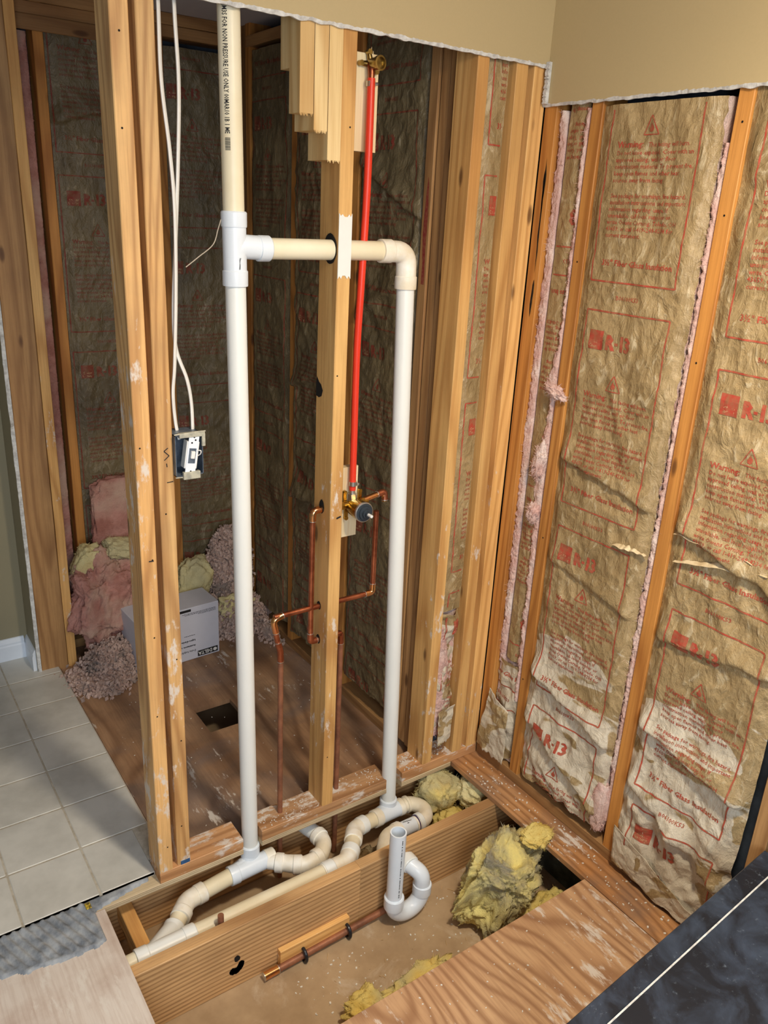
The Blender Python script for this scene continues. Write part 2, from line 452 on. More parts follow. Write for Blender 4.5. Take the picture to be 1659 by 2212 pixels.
class Flat:
    """2-D artwork to be laid on a surface"""
    def __init__(s): s.v = []; s.f = []; s.mi = []

    def add(s, vs, fs, mi=0):
        k = len(s.v); s.v += list(vs); s.f += [tuple(i + k for i in f) for f in fs]; s.mi += [mi] * len(fs)

    def text(s, st, x, y, size, bold=0.0, mi=0, rot=False, sx=1.0):
        vs, fs = text_tris(st, size, bold)
        s.add([((x + a * sx, y + b) if not rot else (x - a * sx, y - b)) for a, b in vs], fs, mi)

    def strip(s, p, q, w, mi=0, step=0.01):
        p = Vector(p); q = Vector(q); L = (q - p).length; n = max(1, int(L / step)); d = (q - p).normalized(); nn = Vector((-d.y, d.x)) * w / 2
        vs = []
        for i in range(n + 1):
            c = p + (q - p) * i / n
            vs += [tuple(c - nn), tuple(c + nn)]
        s.add(vs, [(2 * i, 2 * i + 2, 2 * i + 3, 2 * i + 1) for i in range(n)], mi)

    def rect(s, x0, x1, y0, y1, mi=0, step=0.008):
        nx = max(1, int((x1 - x0) / step)); ny = max(1, int((y1 - y0) / step))
        vs = [(x0 + (x1 - x0) * i / nx, y0 + (y1 - y0) * j / ny) for j in range(ny + 1) for i in range(nx + 1)]
        s.add(vs, [(j * (nx + 1) + i, j * (nx + 1) + i + 1, (j + 1) * (nx + 1) + i + 1, (j + 1) * (nx + 1) + i) for j in range(ny) for i in range(nx)], mi)

    def refine(s, maxe):
        bm = bmesh.new(); bv = [bm.verts.new((x, y, 0)) for x, y in s.v]
        for f, mi in zip(s.f, s.mi):
            try: bf = bm.faces.new([bv[i] for i in f]); bf.material_index = mi
            except ValueError: pass
        for _ in range(3):
            es = [e for e in bm.edges if e.calc_length() > maxe]
            if not es: break
            bmesh.ops.subdivide_edges(bm, edges=es, cuts=1)
            bmesh.ops.triangulate(bm, faces=[f for f in bm.faces if len(f.verts) > 4])
        bm.verts.index_update()
        s.v = [(v.co.x, v.co.y) for v in bm.verts]; s.f = [tuple(v.index for v in f.verts) for f in bm.faces]; s.mi = [f.material_index for f in bm.faces]
        bm.free()


# ---------------------------------------------------------------- the setting
AY, BX, FX, YC = 1.752, 1.716, 1.492, 3.172      # faces of the near wall, right wall, alcove side wall, back wall
ZC = 2.425


def panel(name, x0, x1, y0, y1, z0, z1, mat, grain='y', bevel=0.001):
    mb = MB(); mb.box(x0, x1, y0, y1, z0, z1)
    o = mb.build(name, mat, bevel=bevel, origin=((x0 + x1) / 2, (y0 + y1) / 2, z1))
    return struct(o)


# subfloor sheets
panel('floor', 0.40, 1.601, -1.6, 1.129, -0.018, 0.0, M['ply_front'])
pl = panel('floor', 1.6035, BX + 0.10, -1.6, 1.79, -0.018, 0.0, M['ply_front'])
pl.data.materials.clear(); pl.data.materials.append(M['strip'])
panel('floor', -1.7, 0.397, -1.6, 1.7505, -0.018, 0.0, M['ply_pale'])
mb = MB()   # alcove sheet with its drain hole
hx0, hx1, hy0, hy1 = 0.952, 1.100, 2.334, 2.498
for (a, b, c_, d) in ((0.605, hx0, 1.813, 3.27), (hx1, 1.60, 1.813, 3.27), (hx0, hx1, 1.813, hy0), (hx0, hx1, hy1, 3.27)):
    mb.box(a, b, c_, d, -0.018, 0.0)
struct(mb.build('floor', M['ply_alcove'], origin=(1.0, 2.4, 0)))
panel('floor', -1.7, 0.604, 1.813, 3.27, -0.018, 0.0, M['ply_pale'])
for (a, b) in ((-1.7, 0.806), (0.868, 1.334), (1.388, 1.600)):
    board('floor', '', a, b, AY - 0.0005, 1.812, -0.0185, -0.0003, M['ply_edge'], 'x', kind='structure')
# drywall of the ceiling below, seen through the opening
struct(MB().box(0.0, 2.0, 0.9, 2.9, -0.245, -0.232).build('ceiling', M['gwb_back'], origin=(1, 1.4, -0.232)))

# tiles
mb = MB()
xs = [-1.4 + 0.2 * i for i in range(11)]
ys = [1.792 + 0.2 * i for i in range(8)]
gr = 0.004
for i in range(len(xs) - 1):
    for j in range(len(ys) - 1):
        xa, xb, ya, yb = xs[i] + gr / 2, xs[i + 1] - gr / 2, ys[j] + gr / 2, ys[j + 1] - gr / 2
        if xb > 0.55 and j == 0: xb = 0.552
        if xa > 0.39 and ya > 3.03: xb = 0.515
        if ya > 3.10: yb = 3.19
        c_ = 0.0025
        b8 = [(xa + c_, ya), (xb - c_, ya), (xb, ya + c_), (xb, yb - c_), (xb - c_, yb), (xa + c_, yb), (xa, yb - c_), (xa, ya + c_)]
        t8 = [(xa + c_ * 2, ya + c_), (xb - 2 * c_, ya + c_), (xb - c_, ya + 2 * c_), (xb - c_, yb - 2 * c_), (xb - 2 * c_, yb - c_), (xa + 2 * c_, yb - c_), (xa + c_, yb - 2 * c_), (xa + c_, ya + 2 * c_)]
        vs = [(x, y, 0.003) for x, y in b8] + [(x, y, 0.0105) for x, y in b8] + [(x, y, 0.0125) for x, y in t8]
        fs = [(k, (k + 1) % 8, 8 + (k + 1) % 8, 8 + k) for k in range(8)] + [(8 + k, 8 + (k + 1) % 8, 16 + (k + 1) % 8, 16 + k) for k in range(8)] + [tuple(16 + k for k in range(8))]
        mb.add(vs, fs)
tiles = mb.build('floor', M['tile'], origin=(-0.4, 2.4, 0)); struct(tiles)
MB().box(-1.4, 0.598, 1.85, 3.188, 0.0005, 0.0110).box(-1.4, 0.549, 1.794, 1.85, 0.0005, 0.0110).build('grout_bed', M['grout'], tiles)
# trowelled thinset strip where a row of tiles came off
vs = []; fs = []; nx, ny = 330, 44
for j in range(ny + 1):
    for i in range(nx + 1):
        x = -1.0 + 1.53 * i / nx; y = 1.60 + 0.193 * j / ny
        edge = 1.655 + 0.03 * noise.noise(Vector((x * 5, 0, 0))) + 0.012 * noise.noise(Vector((x * 30, 3, 0)))
        if x > 0.37: edge = max(edge, 1.753 + (x - 0.37) * 0.2)
        h = 0.0085 * (1 if y > edge else 0) + 0.002 * noise.noise(Vector((x * 40, y * 40, 0)))
        if y > edge + 0.012 and x < 0.36: h += 0.0038 * math.sin((x * 0.96 + 0.35 * y + 0.01 * math.sin(x * 11)) * 2 * math.pi / 0.021)
        if y > edge: h += 0.004 * max(0, noise.noise(Vector((x * 25, y * 25, 5))))
        z = -0.002 if y <= edge else max(0.0015, h)
        if i in (0, nx) or j == ny: z = min(z, 0.004)
        vs.append((x, y, z))
for j in range(ny):
    for i in range(nx):
        k = j * (nx + 1) + i
        q4 = (k, k + 1, k + nx + 2, k + nx + 1)
        if any(vs[q][0] > 0.395 and vs[q][1] < 1.7535 for q in q4) or all(vs[q][2] < 0 for q in q4): continue
        fs.append(q4)
struct(obj('floor', vs, fs, M['thinset'], smooth=True))

# far walls, back wall sheathing
struct(MB().box(-1.7, 0.533, 3.19, 3.203, 0.0, ZC).build('wall_far', M['paint_dark'], origin=(-0.6, 3.19, 0)))
struct(MB().box(0.45, 1.72, 3.262, 3.28, -0.25, ZC).build('wall_back', M['sheath'], origin=(1, 3.26, 0)))
struct(MB().box(1.583, 1.595, 1.842, 3.27, -0.25, ZC).build('wall_alcove_side', M['sheath'], origin=(1.58, 2.5, 0)))
struct(MB().box(1.806, 1.824, -1.6, 3.0, -0.25, ZC).build('wall_right', M['sheath'], origin=(1.81, 1, 0)))
struct(MB().box(1.596, 1.83, 1.845, 1.86, -0.25, ZC).build('wall_cavity', M['sheath'], origin=(1.7, 1.85, 0)))
struct(MB().box(-1.7, 1.83, -1.6, 3.28, ZC, ZC + 0.015).build('ceiling', M['ceiling'], origin=(0, 1, ZC)))


def drywall(name, P0, P1, z0, z1, nrm, th=0.0125, seed=0, paint='paint', fine=0.006):
    """sheet with a torn, ragged lower edge"""
    P0 = Vector(P0); P1 = Vector(P1); L = (P1 - P0).length; d = (P1 - P0).normalized(); nrm = Vector(nrm)
    n = int(L / fine)
    vs, fs, mi = [], [], []
    for i in range(n + 1):
        s = L * i / n
        r1 = noise.noise(Vector((s * 25, seed, 0))) * 0.004 + noise.noise(Vector((s * 110, seed, 3))) * 0.003
        r2 = noise.noise(Vector((s * 40, seed, 7))) * 0.004 - 0.004
        p = P0 + d * s
        top = Vector((p.x, p.y, z1)); lo = Vector((p.x, p.y, z0))
        vs += [top, lo + Vector((0, 0, r1 + 0.003)), lo + Vector((0, 0, r2)) - nrm * 0.004, lo + Vector((0, 0, r2 + 0.001)) - nrm * th, top - nrm * th]
    for i in range(n):
        a = i * 5; b = a + 5
        for k in range(5):
            k2 = (k + 1) % 5
            fs.append((a + k, a + k2, b + k2, b + k)); mi.append(0 if k == 0 else 1)
    fs.append((4, 3, 2, 1, 0)); mi.append(1); e = n * 5
    fs.append((e, e + 1, e + 2, e + 3, e + 4)); mi.append(1)
    o = obj(name, vs, fs, [M[paint], M['gypsum']], mats=mi)
    bm = bmesh.new(); bm.from_mesh(o.data); bmesh.ops.recalc_face_normals(bm, faces=bm.faces); bm.to_mesh(o.data); bm.free()
    return struct(o)


drywall('wall_near', (0.40, AY - 0.013, 0), (1.703, AY - 0.013, 0), 2.180, ZC, (0, -1, 0), seed=1)
drywall('wall_right', (1.703, -1.6, 0), (1.703, 1.75, 0), 2.088, ZC, (-1, 0, 0), seed=4)
# chipped corner bead
mb = MB()
for i in range(30):
    z = 2.09 + i * 0.0033
    mb.box(1.692 + random.uniform(-0.002, 0.003), 1.7025, 1.727, 1.7385, z, z + 0.0034)
struct(mb.build('trim_1', M['gypsum']))

# the short return wall at the left with its cut drywall edge
vs = []; fs = []; N = 320
for i in range(N + 1):
    z = 0.012 + (ZC - 0.012) * i / N
    r = 3.030 + noise.noise(Vector((0, 0, z * 14))) * 0.014 + noise.noise(Vector((0, 5, z * 60))) * 0.006
    vs += [(0.519, r, z), (0.532, 3.028, z), (0.532, 3.19, z), (0.519, 3.19, z)]
mi = []
for i in range(N):
    for k in range(4):
        fs.append((i * 4 + k, i * 4 + (k + 1) % 4, i * 4 + 4 + (k + 1) % 4, i * 4 + 4 + k)); mi.append(1 if k in (0, 1) else 0)
struct(obj('wall_return', vs, fs, [M['paint_dark'], M['gypsum']], mats=mi))


def baseboard(name, p0, p1, nrm):
    prof = [(0, 0.012), (0.014, 0.012), (0.014, 0.074), (0.011, 0.080), (0.012, 0.088), (0.008, 0.096), (0.004, 0.104), (0, 0.106)]
    vs = [Vector((p[0], p[1], 0)) + Vector(nrm) * a + Vector((0, 0, z)) for p in (p0, p1) for a, z in prof]
    n = len(prof)
    fs = [(k, (k + 1) % n, n + (k + 1) % n, n + k) for k in range(n)] + [tuple(range(n)), tuple(range(2 * n - 1, n - 1, -1))]
    return struct(obj(name, vs, fs, M['white_trim']))


baseboard('baseboard_far', (-1.7, 3.19), (0.505, 3.19), (0, -1, 0))
baseboard('baseboard_return', (0.519, 3.19), (0.519, 3.045), (-1, 0, 0))

# ---------------------------------------------------------------- framing
PT = 0.038
G_near = 'studs of the near wall'
def stud(label, x0, x1, y0, y1, mat, z0=PT, z1=ZC, group=None): return board('stud', label, x0, x1, y0, y1, z0, z1, M[mat], 'z', 'stud', group)


stA = stud('paint-splattered pine stud at the open left end of the near wall', 0.553, 0.591, AY, AY + 0.089, 'stud_worn')
stB = stud('pine stud carrying the metal switch box, just right of the end stud', 0.606, 0.644, AY + 0.004, AY + 0.089, 'stud_worn')
stC = stud('pine stud between the two white pipes with a white nail plate', 1.076, 1.114, AY, AY + 0.089, 'stud')
stD = stud('pine stud just right of the right hand white pipe, beside the brown studs', 1.472, 1.510, AY, AY + 0.089, 'stud')
stE = stud('left stud of the pair with a thin dark gap beside the room corner', 1.604, 1.645, AY, AY + 0.089, 'stud')
stF = stud('right stud of the pair nearest to the room corner on the near wall', 1.666, 1.7150, AY, AY + 0.089, 'stud')
# alcove side wall
stud('brown stud directly behind the pine stud at the right end of the alcove', 1.486, 1.575, 1.8425, 1.879, 'brown_stud')
stud('middle brown stud of the three at the near end of the alcove side wall', 1.490, 1.579, 1.884, 1.921, 'brown_stud')
stG = stud('innermost brown stud of the three, red paint streak on its face', 1.486, 1.575, 1.927, 1.965, 'brown_stud')
stud('stud of the alcove side wall seen behind the centre stud', FX, FX + 0.089, 2.315, 2.353, 'stud_orange')
stud('orange stud of the alcove side wall between the left pipe and centre stud', FX, FX + 0.089, 2.722, 2.760, 'stud_orange')
stud('alcove side wall corner stud, next to the back wall', FX, FX + 0.089, 3.09, 3.128, 'stud_orange')
RED = [(1.945, 1.90), (1.939, 1.88), (1.936, 1.80), (1.938, 1.70), (1.935, 1.62), (1.940, 1.52), (1.946, 1.49), (1.951, 1.55), (1.949, 1.66), (1.955, 1.75), (1.950, 1.84)]
# back wall
stud('narrow orange stud of the back wall left of the end stud', 0.746, 0.780, YC, YC + 0.089, 'stud_orange')
stud('orange back wall stud just left of the tall left pipe', 1.152, 1.190, YC, YC + 0.089, 'stud_orange')
stud('back wall corner stud right behind the tall left pipe', 1.500, 1.538, YC - 0.036, YC + 0.053, 'brown_stud')
# return wall end
stud('wide flat-turned stud at the cut end of the left return wall', 0.534, 0.634, 3.034, 3.072, 'brown_stud', z0=0.0)
stud('paler stud nailed to the alcove side of the left return wall', 0.636, 0.670, 3.036, 3.124, 'stud', z0=0.0)
# right wall
stH = stud('corner stud of the right wall with dark pitch streaks down its face', BX, BX + 0.089, 1.704, 1.7505, 'stud_orange')
stR1 = stud('first full right wall stud from the corner, ragged pink fibre on its far side', BX, BX + 0.089, 1.545, 1.583, 'stud_orange')
stR2 = stud('second right wall stud from the corner, between the two wide printed batts', BX, BX + 0.089, 1.132, 1.170, 'stud_orange')
stud('right wall stud at the right edge behind the black ledge', BX, BX + 0.089, 0.716, 0.754, 'brown_stud')
# plates
board('bottom_plate', 'long dusty sole plate under the right wall', BX, BX + 0.089, -1.6, AY - 0.002, 0.0, PT, M['brown_stud'], 'y', 'wall plate')
board('bottom_plate', 'short sole plate piece under the two left end studs', 0.553, 0.806, AY, AY + 0.089, 0.0, PT - 0.0005, M['plate'], 'x', 'wall plate')
board('bottom_plate', 'dusty sole plate piece between the two white pipes', 0.868, 1.334, AY, AY + 0.089, 0.0, PT - 0.0005, M['plate'], 'x', 'wall plate')
board('bottom_plate', 'sole plate piece right of the right hand pipe up to the corner', 1.388, 1.715, AY, AY + 0.089, 0.0, PT - 0.0005, M['plate'], 'x', 'wall plate')
board('bottom_plate', 'dark sole plate of the alcove side wall', FX, FX + 0.089, 1.970, 3.165, 0.0, PT, M['brown_stud'], 'y', 'wall plate')
board('bottom_plate', 'sole plate of the alcove back wall', 0.68, 1.59, YC + 0.0005, YC + 0.089, 0.0, PT, M['brown_stud'], 'x', 'wall plate')
board('top_plate', 'brown top plate across the alcove back wall, tight under the ceiling', 0.53, 1.498, YC - 0.004, YC + 0.085, ZC - 0.078, ZC - 0.040, M['brown_stud'], 'x', 'wall plate')
board('top_plate', 'uppermost plate of the alcove back wall against the ceiling', 0.53, 1.498, YC - 0.004, YC + 0.085, ZC - 0.039, ZC - 0.001, M['brown_stud'], 'x', 'wall plate')
board('top_plate', 'dark top plate of the alcove side wall under the ceiling', FX - 0.003, FX + 0.086, 1.97, 3.12, ZC - 0.078, ZC - 0.040, M['brown_stud'], 'y', 'wall plate')
board('header_board', 'brown board spanning above the left alcove insulation under the top plates', 0.672, 1.15, YC - 0.012, YC - 0.0045, ZC - 0.125, ZC - 0.079, M['brown_stud'], 'x', 'board')
# stepped blocks beside the centre stud
def block(label, x0, x1, z0, notch=None):
    mb = MB()
    if notch:
        mb.box(x0, x1, AY - 0.001, AY + 0.048, z0, ZC); mb.box(x0, x1, AY + 0.048, AY + 0.089, notch, ZC)
    else: mb.box(x0, x1, AY - 0.001, AY + 0.089, z0, ZC)
    # saw torn lower edge
    for i in range(34):
        x = random.uniform(x0 + 0.002, x1 - 0.002)
        mb.tube([(x, AY + 0.001, z0 + 0.001), (x + random.uniform(-.002, .002), AY - 0.001, z0 - random.uniform(0.002, 0.007))], [0.0012, 0.0003], n=4)
    o = mb.build('wood_block', M['block_pine'], origin=((x0 + x1) / 2, AY + 0.045, z0)); tag(o, label, 'wood block', 'stepped offcuts beside the centre stud')
    return o


block('leftmost and shortest of the three stepped pale wood blocks', 0.9655, 1.0005, 1.998, 2.09)
block('middle stepped pale wood block between its two neighbours', 1.0025, 1.0375, 1.966)
block('longest stepped pale wood block, touching the centre stud', 1.0395, 1.0745, 1.906)

# marks on studs
def holes(parent, pts, yface, mat='hole', r=0.0022):
    """small round marks on a face looking to the room"""
    for (x, z) in pts:
        mb = MB()
        a = [(x + r * math.cos(k), yface - 0.0004, z + r * math.sin(k)) for k in [i * math.pi / 4 for i in range(8)]]
        mb.add(a, [tuple(range(8))])
        o = mb.build('nail_hole', M[mat], None, origin=parent.location)
        o.parent = parent; o.location = (0, 0, 0)


def side_patch(parent, xface, pts, mat, name):
    """flat irregular patch on a face looking to -x: list of (y, z)"""
    mb = MB(); mb.add([(xface - 0.0006, y, z) for y, z in pts], [tuple(range(len(pts)))])
    o = mb.build(name, M[mat], None, origin=parent.location); o.parent = parent; o.location = (0, 0, 0)


def ell(cy, cz, ry, rz, n=20, jit=0.0):
    return [(cy + ry * math.cos(a) * (1 + random.uniform(-jit, jit)), cz + rz * math.sin(a) * (1 + random.uniform(-jit, jit))) for a in [2 * math.pi * k / n for k in range(n)]]


side_patch(stG, 1.486, RED, 'red_stain', 'paint_streak')
for z_, h_ in ((1.90, 0.06), (1.80, 0.10), (1.60, 0.05)): side_patch(stH, BX, ell(1.722, z_, 0.004, h_, 14, 0.5), 'hole', 'pitch_streak')
for st_, pts_ in ((stR2, ((1.150, 1.83), (1.152, 1.50), (1.155, 0.35), (1.148, 2.02))), (stR1, ((1.566, 1.7), (1.562, 0.9), (1.570, 0.4)))):
    for y_, z_ in pts_: side_patch(st_, BX, ell(y_, z_, 0.0026, 0.0026, 8), 'hole', 'nail_hole')
holes(stA, [(0.572, 2.1), (0.567, 1.93), (0.576, 1.62), (0.574, 0.78), (0.570, 0.55), (0.578, 0.12), (0.565, 1.27), (0.58, 0.99)], AY)
holes(stB, [(0.622, 0.17), (0.63, 0.7), (0.62, 1.1), (0.632, 0.45)], AY + 0.004)
holes(stC, [(1.09, 0.22), (1.10, 1.98), (1.085, 1.4)], AY)
def inkstrokes(parent, lines, yface, w=0.0022, mat='ink', name='pencil_mark'):
    mb = MB()
    for ln in lines:
        for a, b in zip(ln, ln[1:]):
            d = Vector((b[0] - a[0], 0, b[1] - a[1])); n_ = Vector((-d.z, 0, d.x)).normalized() * w / 2
            A = Vector((a[0], yface - 0.0005, a[1])); B = Vector((b[0], yface - 0.0005, b[1]))
            mb.add([A - n_, B - n_, B + n_, A + n_], [(0, 1, 2, 3)])
    o = mb.build(name, M[mat], None, origin=parent.location); o.parent = parent; o.location = (0, 0, 0)
    return o


for ln in ([(0.632, 1.262), (0.622, 1.255), (0.634, 1.243), (0.622, 1.233)], [(0.627, 1.225), (0.628, 1.216)], [(0.626, 1.178), (0.641, 1.179)]): inkstrokes(stB, [ln], AY + 0.004)
inkstrokes(stA, [[(0.571, 0.988), (0.583, 0.987)]], AY, 0.003)
inkstrokes(stC, [[(1.096, 1.006), (1.110, 1.010)]], AY, 0.005)
mbb = MB().box(0.615, 0.641, AY + 0.0015, AY + 0.006, 0.036, 0.048)
o = mbb.build('chalk_smear', M['blue'], None, origin=stB.location); o.parent = stB; o.location = (0, 0, 0)

for (y_, z_, ry, rz) in ((1.787, 1.708, 0.031, 0.036), (1.798, 1.030, 0.013, 0.020), (1.800, 0.724, 0.011, 0.013), (1.800, 0.614, 0.011, 0.015)):
    side_patch(stC, 1.076, ell(y_, z_, ry, rz, 20, 0.05), 'hole', 'drilled_hole')
side_patch(stC, 1.076, [(1.841, 1.362), (1.838, 1.385), (1.826, 1.372), (1.815, 1.366), (1.806, 1.352), (1.812, 1.336), (1.826, 1.330), (1.841, 1.333)], 'hole', 'torn_notch')
# white nail plate on the centre stud
vs = []
prof = [(1.0765, 1.792), (1.081, 1.786), (1.086, 1.790), (1.092, 1.784), (1.1, 1.784), (1.105, 1.790), (1.109, 1.784), (1.1135, 1.792), (1.1135, 1.640), (1.108, 1.647), (1.104, 1.640), (1.098, 1.648), (1.09, 1.648), (1.086, 1.640), (1.082, 1.647), (1.0765, 1.640)]
mb = MB(); n = len(prof)
mb.add([(x, AY - 0.002, z) for x, z in prof] + [(x, AY - 0.0005, z) for x, z in prof], [tuple(range(n)), tuple(range(2 * n - 1, n - 1, -1))] + [(k, n + k, n + (k + 1) % n, (k + 1) % n) for k in range(n)])
tag(mb.build('nail_plate', M['white_plastic']), 'white metal nail plate on the centre stud where the vent pipe passes', 'nail plate')

# joists in the opening
board('floor_joist', 'grained joist directly below the near wall, behind the drain pipes', 0.30, 1.70, 1.834, 1.872, -0.232, -0.0185, M['joist'], 'x', 'joist')
j2 = board('floor_joist', 'broad grained joist crossing the floor opening in front of the drain pipes', 0.36, 1.075, 1.522, 1.558, -0.232, -0.0185, M['joist'], 'x', 'joist')
board('floor_joist', 'right hand part of the crossing joist, behind the U shaped trap', 1.0752, 1.72, 1.522, 1.558, -0.232, -0.0185, M['joist'], 'x', 'joist')
board('floor_joist', 'joist hidden under the front plywood edge', 0.38, 1.72, 1.075, 1.113, -0.232, -0.0185, M['joist'], 'x', 'joist')
board('rim_board', 'dark rim board closing the right end of the floor opening', 1.722, 1.76, 1.115, 1.83, -0.232, -0.0185, M['rim'], 'y', 'joist')
board('wood_block', 'short pine offcut wedged at the left end between the joists', 0.448, 0.486, 1.650, 1.832, -0.150, -0.085, M['stud'], 'y', 'wood block')
board('wood_block', 'flat pine offcut nailed on the joist face above the copper pipe', 0.800, 1.030, 1.503, 1.521, -0.232, -0.165, M['stud'], 'x', 'wood block')
# scorch mark on the crossing joist
mb = MB()
for k in range(26):
    a = -2.2 + k * 0.14; cx = 0.672 + 0.017 * math.cos(a); cz = -0.150 + 0.022 * math.sin(a); r = 0.010 + 0.003 * noise.noise(Vector((k * .7, 0, 0)))
    if math.cos(a) > 0.3 and math.sin(a) > 0: continue
    mb.add([(cx + r * math.cos(q) * random.uniform(.8, 1.2), 1.5212, cz + r * math.sin(q) * random.uniform(.8, 1.3)) for q in [i * math.pi / 4 for i in range(8)]], [tuple(range(8))])
o = mb.build('scorch_mark', M['hole'], None, origin=(0, 0, 0)); o.parent = j2
o.matrix_parent_inverse = (Matrix.Translation(j2.location) @ j2.rotation_euler.to_matrix().to_4x4()).inverted()

# ---------------------------------------------------------------- insulation batts
PARA1 = ['Do not leave exposed. Cover with an', 'approved ceiling, wall or floor', 'construction material. To prevent fire,', 'keep open flames and other heat', 'sources away from facing.']
PARA2 = ['See package for warnings, fire hazard,', 'installation instructions and important', 'information regarding usage. If', 'unavailable, call local supplier or', 'write Owens Corning, Toledo, OH', '43659, or call 1-419-248-8234 for', 'current statement.']


def art(width, z0, z1, top, flip=False, shift=0.0):
    """printed facing: u from 0..width, v = height"""
    F = Flat(); P = 0.62; fw = 0.262; u0 = (width - fw) / 2 + shift if width > 0.3 else shift
    k0 = int((z0 - top) / P) - 1
    for k in range(k0, 6):
        t = top + k * P
        if t < z0 - 0.02 or t - 0.545 > z1 + 0.5: continue
        G = Flat()
        G.strip((u0, t), (u0 + fw, t), 0.0042); G.strip((u0, t - 0.545), (u0 + fw, t - 0.545), 0.0042)
        G.strip((u0, t), (u0, t - 0.545), 0.0042); G.strip((u0 + fw, t), (u0 + fw, t - 0.545), 0.0042)
        G.rect(u0 + 0.021, u0 + 0.068, t - 0.100, t - 0.050)
        G.text('Owens', u0 + 0.027, t - 0.084, 0.013, 0.0, 1, sx=0.9); G.text('Corning', u0 + 0.024, t - 0.095, 0.013, 0.0, 1, sx=0.85)
        for sh in (0.0, 0.0022, 0.0044):
            for ch, cx_ in (('R', 0.076), ('1', 0.114), ('3', 0.134)): G.text(ch, u0 + cx_ + sh, t - 0.096, 0.056, 0.012, sx=0.78)
        G.rect(u0 + 0.105, u0 + 0.115, t - 0.083, t - 0.076)
        c = (u0 + 0.122, t - 0.185); a = 0.023
        tri = [(c[0], c[1] + a * 1.1), (c[0] - a, c[1] - a * 0.7), (c[0] + a, c[1] - a * 0.7)]
        for i in range(3): G.strip(tri[i], tri[(i + 1) % 3], 0.0028)
        fl = [(0, .0155), (.004, .006), (.007, .008), (.009, 0), (.007, -.008), (0, -.011), (-.007, -.008), (-.009, 0), (-.005, .004), (-.003, .009)]
        G.add([(c[0] + x * 0.8, c[1] + y * 0.8 - 0.002) for x, y in fl], [(0, 1, 8, 9), (1, 2, 3, 8), (3, 4, 5, 8), (5, 6, 7, 8)])
        G.text('Warning:', u0 + 0.027, t - 0.228, 0.0205, 0.012); G.text('Warning:', u0 + 0.0278, t - 0.228, 0.0205, 0.012); G.text('This facing will burn.', u0 + 0.118, t - 0.228, 0.0145, 0.012)
        for i, s_ in enumerate(PARA1): G.text(s_, u0 + 0.028, t - 0.245 - i * 0.0155, 0.0145, 0.012)
        for i, s_ in enumerate(PARA2): G.text(s_, u0 + 0.028, t - 0.343 - i * 0.0155, 0.0145, 0.012)
        G.text('3½" Fiber Glass Insulation', u0 + 0.028, t - 0.505, 0.0205, 0.014); G.text('3½" Fiber Glass Insulation', u0 + 0.0288, t - 0.505, 0.0205, 0.014)
        G.text('B06100K53', u0 + 0.09, t - 0.588, 0.015, 0.015)
        if flip: G.v = [(2 * u0 + fw - x, 2 * t - 0.545 - y) for x, y in G.v]
        F.add(G.v, G.f); F.mi[-len(G.mi):] = G.mi
    F.refine(0.010)
    # clip
    keep = [(f, m_) for f, m_ in zip(F.f, F.mi) if all(0.004 < F.v[i][0] < width - 0.004 and z0 + 0.01 < F.v[i][1] < z1 - 0.01 for i in f)]
    F.f = [k[0] for k in keep]; F.mi = [k[1] for k in keep]
    return F


